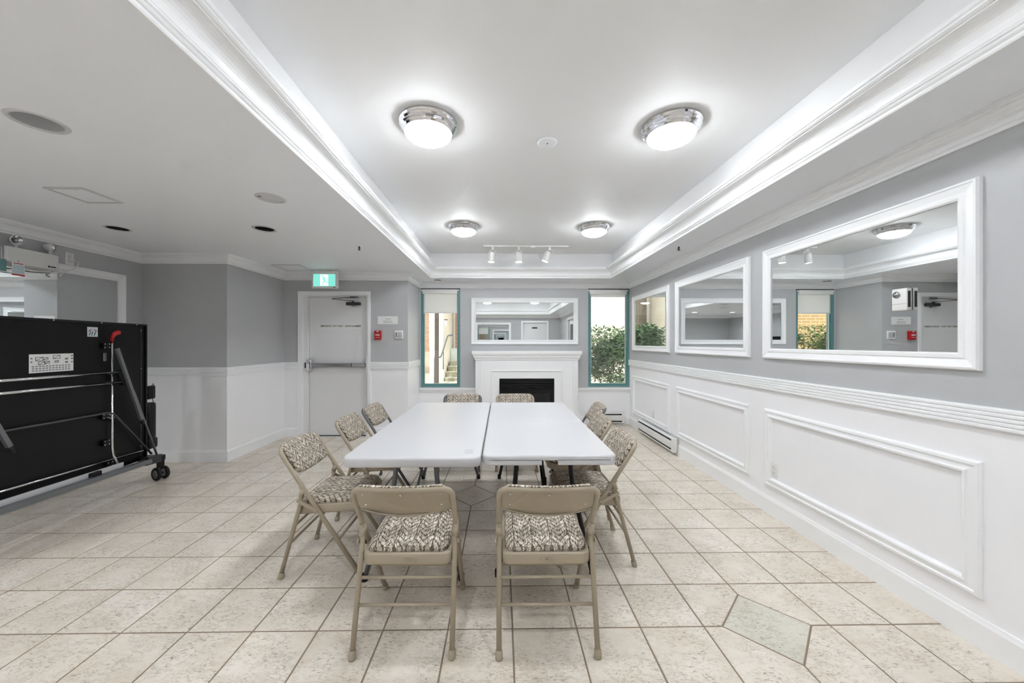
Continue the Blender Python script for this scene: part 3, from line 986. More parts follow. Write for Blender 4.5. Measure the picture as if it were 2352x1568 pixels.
dome_lamp('round dome lamp over the camera, seen only reflected above the mantel, mirror wall side', 1.08, 0.29)

# track with three spot heads
t = thing('track_light', 'white ceiling track with three cylindrical spotlights before the fireplace', 'track light', (0.35, 5.19, ZT))
MB().rbox(-.607, .607, -.017, .017, -.020, 0, .003, 1).build('track', 'plastic', t)
MB().rbox(.07, .13, -.022, .022, -.034, -.002, .004, 1).build('feed_box', 'plastic', t)
for x, tx, ty in ((-.475, -.10, .02), (-.105, .0, -.02), (.338, -.36, .0)):
    hd = thing('spot_head', '', ''); del hd['label'], hd['category']
    hd.parent = t; hd.location = (x, 0, -.02)
    o = MB().rbox(-.016, .016, -.016, .016, -.045, 0, .003, 1).build('adapter', 'plastic', hd)
    rot = Matrix.Rotation(-tx, 4, 'Y') @ Matrix.Rotation(ty, 4, 'X')
    cyl = [(.018, -.055), (.035, -.062), (.044, -.075), (.046, -.10), (.047, -.205), (.044, -.205), (.043, -.198)]
    mb = MB().lathe(cyl, seg=28); mb.lathe([(0, -.055), (.018, -.055)], seg=28)
    mb.v = [tuple(rot @ Vector(v) + Vector((0, 0, -.012))) for v in mb.v]
    mb.build('spot_can', 'plastic', hd)
    mb = MB().lathe([(.0, -.199), (.0435, -.199)], seg=28)
    mb.v = [tuple(rot @ Vector(v) + Vector((0, 0, -.012))) for v in mb.v]
    mb.build('bulb', 'bulb', hd)
    pts = fillet([(-.050, 0, -.12), (-.054, 0, -.07), (-.03, 0, -.042), (.03, 0, -.042), (.054, 0, -.07), (.050, 0, -.12)], .02, 4)
    MB().tube(pts, .004, 8).build('yoke', 'plastic', hd)

t = thing('ceiling_cover_plate', 'flat round white cover plate on the tray ceiling between the near lamps', 'cover plate', (.316, 2.519, ZT))
MB().lathe([(0, -.006), (.056, -.006), (.066, -.004), (.068, 0)], seg=36).build('plate', 'ceiling', t)
MB().lathe([(0, -.009), (.005, -.008), (.006, -.005)], seg=12).build('screw', 'dark_grey', t)

# ------------------------------------------------------------------ soffit fittings
def can(label, x, y, r, lit):
    t = thing('recessed_light', label, 'recessed light', (x, y, ZS), 0, 'unlit recessed ceiling lights')
    MB().lathe([(r, .004), (r, -.003), (r + .006, -.005), (r + .018, -.004), (r + .022, 0)], seg=40).build('trim_ring', 'grey_ring', t)
    if lit: MB().lathe([(r, 0), (r - .004, .04), (r - .012, .10), (r * .45, .13), (0, .135)], seg=36).build('reflector', 'pale_bar', t)
    else:
        MB().lathe([(r, 0), (r - .002, .12), (0, .121)], seg=36).build('housing', 'black_matte', t)
        MB().lathe([(0, .03), (.02, .034), (.032, .05), (.03, .075), (.016, .09), (.016, .118)], (.012, .014, 0), seg=20).build('bulb', 'dark_grey', t)
can('white recessed ceiling light with pale reflector, nearest the camera', *CANS[0], True)
can('black empty recessed ceiling light above the black folded game table', *CANS[1], False)
can('black recessed ceiling light between the exit sign and the round speaker', *CANS[2], False)
def fill_can(label, x, y, r):  # added unseen lights that brighten the floor and the low ceiling
    t = thing('recessed_light', label, 'recessed light', (x, y, ZS), 0, 'added recessed fill lights out of view')
    MB().lathe([(r, .004), (r, -.003), (r + .006, -.005), (r + .018, -.004), (r + .022, 0)], seg=40).build('trim_ring', 'grey_ring', t)
    MB().lathe([(r, 0), (r - .002, .03), (r * .4, .06), (0, .061)], seg=36).build('reflector', 'pale_bar', t)
    MB().lathe([(0, .022), (.064, .022), (.066, .028)], seg=24).build('lens', 'fill_lens', t)
fill_can('added recessed fill light out of view behind the game table end', *CANS[3])
fill_can('added recessed fill light out of view behind the camera, near the tray', *CANS[4])
fill_can('added recessed fill light out of view behind the camera, by the side wall', *CANS[5])
t = thing('ceiling_speaker', 'round white flush speaker grille in the low ceiling', 'speaker', (-1.61, 2.577, ZS))
MB().lathe([(.062, -.006), (.082, -.007), (.092, -.004), (.096, 0)], seg=40).build('ring', 'grey_ring', t)
MB().lathe([(0, -.010), (.045, -.010), (.062, -.006)], seg=40).build('grille', 'grey_ring', t)
MB().rbox(-.060, -.035, -.055, -.048, -.0095, -.006, .001, 1).build('slot', 'dark_grey', t)
def hatch(label, x0, x1, y0, y1):
    t = thing('access_panel', label, 'access panel', ((x0 + x1) / 2, (y0 + y1) / 2, ZS))
    w, d = (x1 - x0) / 2, (y1 - y0) / 2
    mb = MB()
    for b in ((-w - .012, -w + .004, -d - .012, d + .012), (w - .004, w + .012, -d - .012, d + .012), (-w, w, -d - .012, -d + .004), (-w, w, d - .004, d + .012)): mb.box(*b, -.009, -.0005)
    mb.build('frame', 'grey_ring', t)
    MB().box(-w + .009, w - .009, -d + .009, d - .009, -.0065, -.0005).build('panel', 'ceiling', t)
    MB().lathe([(0, -.007), (.004, -.007), (.005, -.004)], (w * .4, -d * .8, 0), seg=10).build('latch', 'steel', t)
hatch('small square access panel in the ceiling above the black folded game table', -2.96, -2.73, 2.425, 2.66)
hatch('square access panel in the ceiling by the exit sign', -2.955, -2.625, 4.77, 5.115)
def sprinkler(label, x, y):
    t = thing('sprinkler_head', label, 'sprinkler', (x, y, ZS), 0, 'pendant sprinkler heads')
    MB().lathe([(0, -.004), (.012, -.006), (.030, -.004), (.034, 0)], seg=24).build('escutcheon', 'trim', t)
    mb = MB(); mb.lathe([(.008, -.004), (.008, -.02), (.004, -.03), (.004, -.042)], seg=12); mb.lathe([(0, -.042), (.014, -.042), (.014, -.044), (0, -.045)], seg=16)
    for s in (-1, 1): mb.tube([(s * .007, 0, -.012), (s * .012, 0, -.026), (s * .004, 0, -.04)], .002, 6)
    mb.build('nozzle', 'dark_grey', t)
sprinkler('small sprinkler head in the ceiling between exit sign and tray', -1.485, 3.84)
sprinkler('small sprinkler head in the ceiling above the middle wall mirror', 1.855, 3.80)
t = thing('smoke_detector', 'round white smoke detector above the window facing the steps', 'smoke detector', (-1.02, 5.86, ZS))
MB().lathe([(0, -.036), (.035, -.036), (.050, -.030), (.055, -.022)], seg=32).build('cap', 'plastic', t)
MB().lathe([(.050, -.022), (.050, -.014)], seg=32).build('vent_gap', 'black_matte', t)
MB().lathe([(.055, -.014), (.062, -.012), (.066, 0)], seg=32).build('base', 'plastic', t)

# ------------------------------------------------------------------ emergency light, outlet, cord, tags on the side wall
t = thing('emergency_light', 'white emergency light unit with two round lamps above the side mirror', 'emergency light', (XL, 3.19, 2.08), PI / 2)
mb = MB().loops(rrect(-.18, .18, -.072, .068, .018), [(.004, .0), (0, .004), (0, .085), (.006, .098), (.012, .102)])
o = mb.build('housing', 'plastic', t); o.rotation_euler = (PI / 2, 0, 0)
MB().rbox(-.196, -.178, -.085, -.012, -.06, .062, .004, 1).build('side_bracket', 'steel', t)
for k, (x, rz, rx) in enumerate(((-.085, -.25, .25), (.145, .55, .15))):
    a = thing('lamp_head', '', ''); del a['label'], a['category']
    a.parent = t; a.location = (x, -.055, .068); a.rotation_euler = (0, 0, rz)
    MB().lathe([(.012, 0), (.012, .018), (.007, .03), (0, .03)], seg=14).build('swivel', 'plastic', a)
    MB().lathe([(0, -.045), (.018, -.042), (.030, -.022), (.038, .0), (.041, .010), (.041, .016), (.036, .017)], (0, -.005, .066), (0, -1, -.1), 28).build('shell', 'plastic', a)
    MB().lathe([(.036, .012), (.03, .004), (.012, -.012), (0, -.014)], (0, -.005, .066), (0, -1, -.1), 28).build('reflector', 'chrome', a)
    MB().lathe([(.009, -.012), (.009, .002), (.004, .007), (0, .008)], (0, -.005, .066), (0, -1, -.1), 12).build('bulb', 'plastic', a)
mb = MB(); mb.lathe([(0, 0), (.008, 0), (.008, .001), (0, .001)], (.100, -.1025, -.047), (0, -1, 0), 16); mb.box(.112, .150, -.1035, -.1025, -.052, -.042)
mb.build('maker_mark', 'ink', t)

out = outlet('white power outlet with a white plug, high on the grey side wall', (XL, 3.528, 2.157), PI / 2)
MB().rbox(-.016, .016, -.040, -.006, -.034, -.006, .005).build('plug', 'plastic', out)
co = MB().tube(fillet([(XL + .035, 3.528, 2.137), (XL + .075, 3.545, 2.125), (XL + .07, 3.52, 2.06), (XL + .06, 3.40, 1.995), (XL + .06, 3.30, 1.985), (XL + .06, 3.16, 1.985), (XL + .07, 3.02, 1.99), (XL + .07, 2.975, 2.02), (XL + .06, 2.982, 2.05)], .05, 5), .0045, 8)
co.tube(fillet([(XL + .055, 3.445, 2.035), (XL + .065, 3.43, 2.005), (XL + .07, 3.39, 1.975), (XL + .06, 3.42, 1.965)], .015, 4), .0045, 8)
tag(co.build('power_cord', 'plastic'), 'thin white power cord looping from the high outlet to the emergency light', 'cord')
t = thing('hanging_tag', 'small printed white tag with red foot hanging under the emergency light', 'tag', (XL + .115, 3.075, 1.965), PI / 2)
MB().box(-.040, .040, -.0008, .0008, -.052, .060).build('card', 'paper', t)
MB().box(-.040, .040, -.0014, .0012, -.052, -.040).build('red_band', 'red', t)
MB().box(-.034, .034, -.0014, -.0006, -.034, .034).build('picture', 'sticker_blue', t)
mb = MB(); mb.tube([(0, 0, .058), (0, -.002, .075)], .0012, 6); mb.box(-.03, .03, -.0014, -.0008, .044, .050)
mb.build('string', 'red', t, kind='stuff')
t = thing('hanging_card', 'pale teal card hanging from the emergency light bracket', 'tag', (XL + .11, 2.955, 1.985), PI / 2)
MB().box(-.03, .05, -.0008, .0008, -.05, .045).build('card', 'teal', t)
MB().tube([(0.02, 0, .045), (0.035, -.004, .075)], .0012, 6).build('string', 'plastic', t)

# small white alarm box stuck on the near mirror
t = thing('alarm_box', 'small white alarm box with round speaker stuck on the near mirror glass', 'alarm', (XR - .0065, 1.905, 1.588), -PI / 2)
MB().rbox(-.037, .037, -.030, 0, -.058, .058, .004).build('housing', 'plastic', t)
MB().lathe([(.013, 0), (.017, .003), (.017, .005), (0, .006)], (-.012, -.029, .026), (0, -1, 0), 24).build('speaker', 'steel', t)
MB().box(-.034, .034, -.0306, -.0298, -.024, -.0225).build('seam', 'ink_light', t)
MB().box(.0366, .0376, -.024, -.010, -.042, .042).build('vent_slot', 'black_matte', t)

# ------------------------------------------------------------------ folding tables
def table_legs(t, cx, y_end, sgn, m, hw):
    """splayed wishbone legs; sgn = +1 when the table runs away from y_end"""
    for s in (-1, 1):
        pts = fillet([(cx + s * hw, y_end + sgn * .215, .695), (cx + s * (hw + .01), y_end + sgn * .205, .52), (cx + s * .275, y_end + sgn * .135, .02)], .10, 6)
        lg = MB().tube(pts, .0145, 12).build('leg', m, t)
        MB().lathe([(0, -.0), (.017, 0), (.0175, .035), (.0145, .04)], (cx + s * .2765, y_end + sgn * .134, 0), (0, 0.0, 1), 14).build('foot_cap', 'rubber', lg)
    MB().tube([(cx - .195, y_end + sgn * .168, .29), (cx + .195, y_end + sgn * .168, .29)], .009, 8).build('crossbar', m, t)
    MB().tube([(cx - hw, y_end + sgn * .215, .675), (cx + hw, y_end + sgn * .215, .675)], .0145, 10).build('hinge_bar', m, t)
    MB().tube([(cx, y_end + sgn * .62, .685), (cx, y_end + sgn * .20, .47)], .008, 8).build('diagonal_brace', m, t)
    MB().tube([(cx - hw - .02, y_end + sgn * .197, .47), (cx + hw + .02, y_end + sgn * .197, .47)], .008, 8).build('brace_bar', m, t)

def top_layers(zt, th):
    return [(.004, zt - th), (0, zt - th + .004), (0, zt - .012), (.003, zt - .004), (.011, zt)]
def make_top(t, x0, x1, y0, y1, rr, name='tabletop'):
    o = rrect(x0, x1, y0, y1, .05, 6, rr)
    MB().loops(o, top_layers(.742, .052)).build(name, 'table', t)

t = thing('folding_table', 'long white plastic folding table with grey legs, exit door side, paper label', 'table', (-.485, 2.89, 0))
cx = 0
make_top(t, -.375, .372, -.92, .92, (.045,) * 4)
table_legs(t, -.022, -.92, 1, 'grey_metal', .115); table_legs(t, -.022, .92, -1, 'grey_metal', .115)
for s in (-1, 1): MB().rbox(s * .30 - .012, s * .30 + .012, -.80, .80, .672, .694, .003, 1).build('side_rail', 'grey_metal', t)
MB().box(.275, .325, -.845, -.765, .742, .7424).build('paper_label', 'pale_label', t)

t = thing('folding_table', 'long white plastic folding table with centre fold and black legs, mirror wall side', 'table', (.2665, 2.90, 0))
e = .045; s_ = .004
# fold line across the middle; the near half carries a carrying-handle notch
def half_top(y0, y1, rr, notch):
    o = rrect(-.371, .371, y0, y1, .045, 6, rr)
    if not notch:
        MB().loops(o, top_layers(.742, .052)).build('tabletop_half', 'table', t)
        return
    mb = MB().loops(o, [(0, .716), (0, .7165), (0, .730), (.003, .738), (.011, .742)])
    # skirt with a gap for the handle
    front = [p for p in o]
    k = min(range(len(o)), key=lambda i: (o[i][0] + .371) ** 2 + (o[i][1] - y0) ** 2)
    ring = [(-.045, y0), (-.371 + .045, y0)] + [(-.371 + .045 - .045 * math.sin(a), y0 + .045 - .045 * math.cos(a)) for a in [j / 5 * PI / 2 for j in range(1, 6)]] + [(-.371, y1), (.371, y1)] + \
        [(.371, y0 + .045)] + [(.371 - .045 + .045 * math.cos(a), y0 + .045 - .045 * math.sin(a)) for a in [j / 5 * PI / 2 for j in range(1, 6)]] + [(.045, y0)]
    sweep(mb, ring[::-1], [(0, .7185), (0, .692), (.004, .688), (.022, .688), (.024, .7185)])
    mb.build('tabletop_half', 'table', t)
half_top(-.90, -.0012, (.045, .045, .004, .004), True)
half_top(.0012, .90, (.004, .004, .045, .045), False)
text('moulded_mark', 'LIFETIME', .016, 'ink_light', t, (.01, -.865, .7421), (0, 0, 0), depth=.0002) if False else None
table_legs(t, -.012, -.90, 1, 'black', .16); table_legs(t, -.012, .90, -1, 'black', .16)
mb = MB(); mb.obox((-.02, -.62, .70), (-.012, -.64, .60), .014, .004, up=(0, 1, 0)); mb.obox((-.012, -.64, .60), (.0, -.64, .52), .016, .005, up=(0, 1, 0)); mb.rbox(-.012, .012, -.65, -.63, .48, .53, .004, 1)
mb.build('strap', 'black', t)

# ------------------------------------------------------------------ folding chairs
def tube_y(z): return .462 - .638 * z
def make_chair():
    t = thing('folding_chair', 'x', 'chair')
    m = 'beige'
    hw = .214
    bow = lambda x: -.028 * (1 - (x / hw) ** 2)
    pts = [(-hw, tube_y(0), .004), (-hw, tube_y(.55), .55)]
    top = fillet([(-hw, tube_y(.55), .55), (-hw, tube_y(.738), .738), (-.10, tube_y(.738) - .022, .742), (.10, tube_y(.738) - .022, .742), (hw, tube_y(.738), .738), (hw, tube_y(.55), .55)], .055, 6)
    MB().tube([pts[0]] + top + [(hw, tube_y(0), .004)], .0125, 12).build('back_frame', m, t)
    for s in (-1, 1):
        lg = MB().tube([(s * hw, .0, .004), (s * (hw - .001), .112, .42), (s * hw, .128, .505), (s * hw, tube_y(.535) - .004, .53)], .0120, 12).build('rear_leg', m, t)
        a = Vector((s * hw, .118, .47)); b = Vector((s * hw, .132, .512))
        MB().tube([a, b], .0150, 14).build('collar', m, lg)
        MB().lathe([(0, 0), (.0145, 0), (.0165, .004), (.0155, .032), (.0125, .036)], (s * hw, .001, 0), (0, .25, 1), 14).build('foot_cap', m, lg)
        MB().lathe([(0, 0), (.0145, 0), (.0165, .004), (.0155, .032), (.0125, .036)], (s * hw, tube_y(0) - .001, 0), (0, -.55, 1), 14).build('foot_cap', m, t)
        MB().obox((s * (hw + .0145), .102, .455), (s * (hw + .0145), tube_y(.39), .392), .006, .018).build('hinge_link', m, t)
        MB().lathe([(0, 0), (.006, 0), (.005, .003), (0, .004)], (s * (hw + .0175), tube_y(.392), .394), (s, 0, 0), 10).build('rivet', m, t)
        MB().lathe([(0, 0), (.006, 0), (.005, .003), (0, .004)], (s * (hw + .012), tube_y(.37), .37), (s, 0, 0), 10).build('rivet', m, t)
    for z in (.302, .198):
        y = .112 * z / .42
        MB().tube([(-hw, y, z), (hw, y, z)], .0075, 10).build('stretcher', m, t)
    MB().tube([(-hw, tube_y(.21), .21), (hw, tube_y(.21), .21)], .0075, 10).build('stretcher', m, t)
    # seat pan and cushion
    o = rrect(-.200, .200, .075, .475, .05, 6, (.035, .035, .075, .075))
    tilt = lambda x, y, z: (x, y, z + (y - .075) * .05)
    MB().loops(o, [(.012, .358), (.003, .360), (0, .366), (0, .404), (.003, .410), (.010, .411)], tilt).build('seat_pan', m, t)
    o2 = rrect(-.186, .186, .089, .462, .05, 6, (.04, .04, .07, .07))
    MB().loops(o2, [(.004, .408), (0, .414), (0, .424), (.006, .436), (.02, .443), (.05, .449), (.10, .453), (.16, .455)], tilt).build('seat_cushion', 'fab_seat', t)
    # back panel: curved sheet with bowed lower edge; back pad in front of it
    def back_outline(z0, z1, w, sag, n=10):
        pts = [(-w + .004, z1 - .01), (-w, z0 + .02)]
        for k in range(n + 1):
            x = -w + .008 + (2 * w - .016) * k / n
            pts.append((x, z0 - sag * (1 - (x / w) ** 2)))
        pts += [(w, z0 + .02), (w - .004, z1 - .01)]
        for k in range(n + 1):
            x = w - .012 - (2 * w - .024) * k / n
            pts.append((x, z1))
        return pts
    def bw(off):
        return lambda x, z, d: (x, tube_y(z) + bow(x) + off + d, z)
    MB().loops(back_outline(.622, .738, .202, .034), [(.0, -.004), (0, .004)], bw(.0), smooth=False).build('back_panel', m, t)
    MB().tube([(x, tube_y(z) + bow(x) - .003, z) for x, z in [(-.198 + .0396 * k, .626 - .034 * (1 - ((-.198 + .0396 * k) / .2) ** 2)) for k in range(11)]], .005, 8).build('panel_hem', m, t)
    MB().loops(back_outline(.600, .756, .188, .022), [(.004, .005), (0, .010), (0, .020), (.006, .030), (.02, .036), (.05, .040), (.09, .042)], bw(.0)).build('back_pad', 'fab_back', t)
    sc = MB().lathe([(.0045, 0), (.004, .002), (0, .003)], (0, 0, 0), (0, -1, -.3), 10)
    first = None
    for x, z in ((-.165, .712), (0, .714), (.165, .712), (-.165, .652), (.165, .652)):
        if first is None: ob = first = sc.build('screw', 'chrome', t)
        else: ob = link('screw', first.data, t)
        ob.location = (x, tube_y(z) + bow(x) - .004, z)
    return t

def copy_tree(o, parent=None):
    c = o.copy(); C.objects.link(c); c.parent = parent
    for ch in o.children: copy_tree(ch, c)
    return c
def recolour(o, old, new):
    for ch in o.children:
        if ch.data.materials and ch.data.materials[0] == M[old]:
            ch.material_slots[0].link = 'OBJECT'; ch.material_slots[0].material = M[new]
        recolour(ch, old, new)

proto = make_chair()
H_ = PI / 2
CH = [  # x, y of the rear feet centre, heading, label
    (-.428, 1.578, 0.0, 'tan folding chair with its metal back to the camera, at the grey-legged table end'),
    (.203, 1.572, 0.0, 'tan folding chair with its metal back to the camera, at the black-legged table end'),
    (-1.282, 2.345, -H_ + .02, 'tan folding chair on the exit door side of the tables, closest to the camera'),
    (-1.262, 3.03, -H_, 'tan folding chair on the exit door side of the tables, middle of three'),
    (-1.255, 3.565, -H_ - .04, 'grey-framed folding chair on the exit door side of the tables, farthest back'),
    (.812, 2.43, H_, 'tan folding chair on the mirror wall side of the tables, closest to the camera'),
    (.835, 3.02, H_, 'tan folding chair on the mirror wall side of the tables, middle of three'),
    (.965, 3.60, H_ - .03, 'padded folding chair on the mirror wall side of the tables, farthest back'),
    (-.455, 4.32, PI, 'padded folding chair before the fireplace facing the camera, at the grey-legged table'),
    (.160, 4.32, PI, 'padded folding chair before the fireplace facing the camera, at the black-legged table'),
]
chairs = []
for k, (x, y, a, lab) in enumerate(CH):
    c = proto if k == 0 else copy_tree(proto)
    c.location = (x, y, 0); c.rotation_euler = (0, 0, a)
    c['label'] = lab; c['group'] = 'padded folding chairs round the tables'
    chairs.append(c)
for k in (4, 7, 8): recolour(chairs[k], 'beige', 'greige')
for k in (0, 1):
    text('embossed_mark', 'Meco', .030, 'beige', chairs[k], (.02 if k == 0 else 0, .0742, .384), (PI / 2, PI, 0), depth=.0015)

# ------------------------------------------------------------------ folded table-tennis table
PT = thing('folded_game_table', 'black folded table tennis table on wheels against the side wall', 'table tennis table', (-3.403, 3.55, 0), math.radians(97.65))
# local: x = -s (s = distance from the far edge towards the camera end), -y = towards the room, z up
L = 1.525
def s2(s, z, d): return (-s, -d, z)
MB().rbox(-L, 0, 0.0, .022, .26, 1.535, .003, 1).build('board', 'black_board', PT)
mb = MB()
mb.box(-L, 0, -.012, .0, 1.518, 1.535); mb.box(-L, 0, -.012, 0, .26, .276); mb.box(-.016, 0, -.012, 0, .276, 1.518); mb.box(-L, -L + .016, -.012, 0, .276, 1.518)
mb.build('rim', 'black', PT)
mb = MB(); mb.box(-.062, -.056, -.003, 0, .30, 1.50)
mb.build('edge_rail', 'dark_grey', PT)
scb = MB().lathe([(.006, 0), (.005, .003), (0, .004)], (0, 0, 0), (0, -1, 0), 10)
ob0 = None
for s, z, d in ((.831, 1.527, .012), (.46, 1.527, .012), (.117, 1.527, .012), (.059, 1.475, .003), (.059, 1.118, .003), (.059, .729, .003), (.059, .389, .003), (1.2, 1.527, .012)):
    if ob0 is None: ob0 = o = scb.build('screw', 'chrome', PT)
    else: o = link('screw', ob0.data, PT)
    o.location = s2(s, z, d)
# second half behind, a little apart, and its dangling net parts
MB().rbox(-L, -.0, .16, .182, .26, 1.50, .003, 1).build('board', 'black_board', PT)
# stickers
st = MB().box(-.979, -.679, -.0015, -.0002, 1.147, 1.279).build('instruction_sticker', 'paper', PT)
mb = MB()
for k in range(12):
    for r in range(3): mb.box(-.962 + k * .022, -.962 + k * .022 + .015, -.0022, -.0014, 1.158 + r * .015, 1.166 + r * .015)
mb.build('print', 'ink_light', st, kind='stuff')
mb = MB()
for cx, cz, w in ((-.915, 1.245, .05), (-.875, 1.245, .035), (-.90, 1.215, .045), (-.865, 1.218, .035), (-.80, 1.255, .05), (-.80, 1.222, .028), (-.73, 1.24, .022), (-.73, 1.215, .02), (-.965, 1.25, .012), (-.965, 1.225, .012), (-.69, 1.262, .014), (-.69, 1.24, .014), (-.69, 1.215, .012)):
    mb.frame(w, w * .55, [(0, .0014), (0, .0022), (.003, .0022), (.003, .0014)], cx, cz)
    mb.obox((cx - w * .4, -.0018, cz - w * .2), (cx + w * .4, -.0018, cz + w * .2), .003, .0008, up=(0, 1, 0))
mb.build('diagrams', 'ink', st, kind='stuff')
st = MB().box(-.57, -.482, -.0015, -.0002, 1.409, 1.488).build('small_sticker', 'sticker_blue', PT)
mb = MB()
for x, w in ((-.555, .012), (-.535, .01), (-.512, .012)): mb.obox((x, -.0018, 1.42), (x + w, -.0018, 1.452), .006, .0008, up=(0, 1, 0))
mb.build('print', 'ink', st, kind='stuff')
mb = MB(); mb.obox((-.56, -.0018, 1.452), (-.535, -.0018, 1.468), .006, .0008, up=(0, 1, 0)); mb.obox((-.515, -.0018, 1.468), (-.49, -.0018, 1.455), .006, .0008, up=(0, 1, 0))
mb.build('print', 'red', st, kind='stuff')
# latch rod with red handle
MB().tube([s2(.392, 1.385, .03), s2(.388, .46, .03), s2(.385, .40, .035), s2(.365, .31, .06)], .0085, 10).build('latch_rod', 'chrome', PT)
hd = MB().tube([s2(.392, 1.37, .03), s2(.393, 1.41, .035), s2(.385, 1.44, .05), s2(.362, 1.450, .055), s2(.350, 1.452, .055)], [.011, .013, .019, .021, .013], 12).build('red_handle', 'red', PT)
for z, s in ((1.335, .43), (.745, .44), (.735, .385), (.52, .43), (.33, .40)):
    MB().rbox(-s - .03, -s + .03, -.028, 0, z - .022, z + .022, .003, 1).build('rod_bracket', 'black', PT)
    for a in (-.02, .02):
        for b in (-.015, .015):
            o = link('screw', ob0.data, PT); o.location = (-s + a, -.028, z + b); o.scale = (.8, .8, .8)
MB().rbox(-.445, -.418, -.014, -.002, 1.205, 1.275, .002, 1).build('spec_plate', 'steel', PT)
# horizontal chrome leg bars
for z0, z1, s in ((1.122, 1.106, .376), (1.042, 1.021, .346)):
    MB().tube([s2(1.45, z0, .06), s2(s, z1, .06)], .010, 10).build('chrome_bar', 'chrome', PT)
# dark tube bending down to the chassis
MB().tube(fillet([s2(1.45, .795, .03), s2(.39, .770, .03), s2(-.01, .295, .04)], .06, 5), .0095, 10).build('support_tube', 'dark_grey', PT)
# folded square legs
for s0, s1, z0, z1 in ((.40, .150, 1.312, .655), (1.45, 1.165, 1.33, .69)):
    lg = MB().obox(s2(s0, z0, .075), s2(s1, z1, .075), .020, .027, up=(1, 0, .35)).build('folding_leg', 'grey_metal', PT)
    d = Vector(s2(s1, z1, .075)) - Vector(s2(s0, z0, .075)); d.normalize(); e_ = Vector(s2(s1, z1, .075))
    MB().tube([e_, e_ + d * .022, e_ + d * .05], [.014, .014, .010], 10).build('leg_foot', 'rubber', lg)
MB().obox(s2(.355, 1.12, .05), s2(.30, 1.00, .05), .03, .05, up=(1, 0, .3)).build('leg_bracket', 'black', PT)
MB().tube([s2(.245, .998, .05), s2(.20, .90, .055), s2(-.07, .215, .06)], .0085, 10).build('brace_rod', 'grey_metal', PT)
MB().tube([s2(1.45, .415, .02), s2(.063, .348, .02)], .008, 10).build('lower_rod', 'chrome', PT)
MB().obox(s2(1.45, .352, .08), s2(.35, .305, .08), .012, .045).build('steel_bar', 'pale_bar', PT)
MB().obox(s2(1.50, .325, .12), s2(.12, .262, .12), .04, .040).build('chassis_bar', 'grey_metal', PT)
MB().rbox(-.66, -.58, -.115, -.07, .285, .335, .004, 1).build('chassis_bracket', 'black', PT)
mb = MB(); mb.obox(s2(.16, .268, .10), s2(-.10, .225, .03), .06, .075); mb.obox(s2(.10, .28, .0), s2(.10, .28, -.20), .05, .05); mb.obox(s2(-.13, .22, .06), s2(-.13, .22, -.28), .05, .05)
mb.build('corner_bracket', 'black', PT)
def caster(s, d):
    c = thing('caster', '', ''); del c['label'], c['category']
    c.parent = PT; c.location = s2(s, 0, d)
    MB().rbox(-.025, .025, -.022, .022, .12, .22, .006, 1).build('fork', 'black', c)
    MB().tube([(-.045, 0, .065), (.045, 0, .065)], .008, 8).build('axle', 'black', c)
    for sgn in (-1, 1):
        w = MB().lathe([(.040, -.014), (.058, -.013), (.064, -.006), (.064, .006), (.058, .013), (.040, .014)], (sgn * .034, 0, .065), (1, 0, 0), 28).build('tyre', 'rubber', c)
        h = MB()
        h.lathe([(0, -.010), (.012, -.012), (.014, .012), (0, .012)], (sgn * .034, 0, .065), (1, 0, 0), 14)
        h.lathe([(.036, -.012), (.042, -.012), (.042, .012), (.036, .012), (.036, -.012)], (sgn * .034, 0, .065), (1, 0, 0), 24)
        for k in range(5):
            a = k * 2 * PI / 5
            h.obox((sgn * .034, 0, .065), (sgn * .034, .038 * math.cos(a), .065 + .038 * math.sin(a)), .014, .010, up=(1, 0, 0))
        h.build('wheel_hub', 'steel', c)
    c.rotation_euler = (0, 0, math.radians(-25))
caster(-.135, .03); caster(L + .02, .03)
# net bag and clamp hanging past the end
mb = MB().rbox(.11, .205, .05, .13, .40, .765, .02, 2).rbox(.13, .24, .06, .12, .30, .41, .02, 2).box(.0, .12, .07, .09, .60, .63)
mb.build('ball_holder', 'black', PT)
mb = MB().rbox(.12, .205, .06, .12, .80, .93, .008, 1).box(.0, .13, .07, .09, .86, .89); mb.tube([(.17, .05, .93), (.155, .05, .955), (.14, .05, .93), (.155, .05, .76)], .003, 6)
mb.build('net_clamp', 'black', PT)

# ------------------------------------------------------------------ outside
MB().box(-14, 12, YB + TH, 32, -.5, 0.0).build('ground', 'pave', kind='structure')
tag(MB().box(1.35, 9, 13.0, 13.6, 0, 5.6).build('garden_building', 'stucco'), 'plain cream stucco wall of the building behind the shrub', 'building')
t = thing('brick_building', 'brick and pale stucco building beyond the steps', 'building', (-4.2, 17.0, 0))
MB().box(-9, 3.2, 0, 3, .95, 6).build('brick_wall', 'brick_red', t)
MB().box(-9, 3.2, -.06, 3, 0, .95).build('plinth', 'stucco_pink', t)
for x0, x1 in ((.42, .60), (.86, 1.30), (-1.2, -.4)):
    MB().box(x0, x1, -.09, .1, 1.15, 5).build('panel', 'ext_white', t)
tag(MB().box(-12, -4.6, 12.0, 12.3, 0, 6).build('tan_brick_wall', 'brick_tan'), 'tan brick garden wall seen only reflected behind the hedge', 'wall')
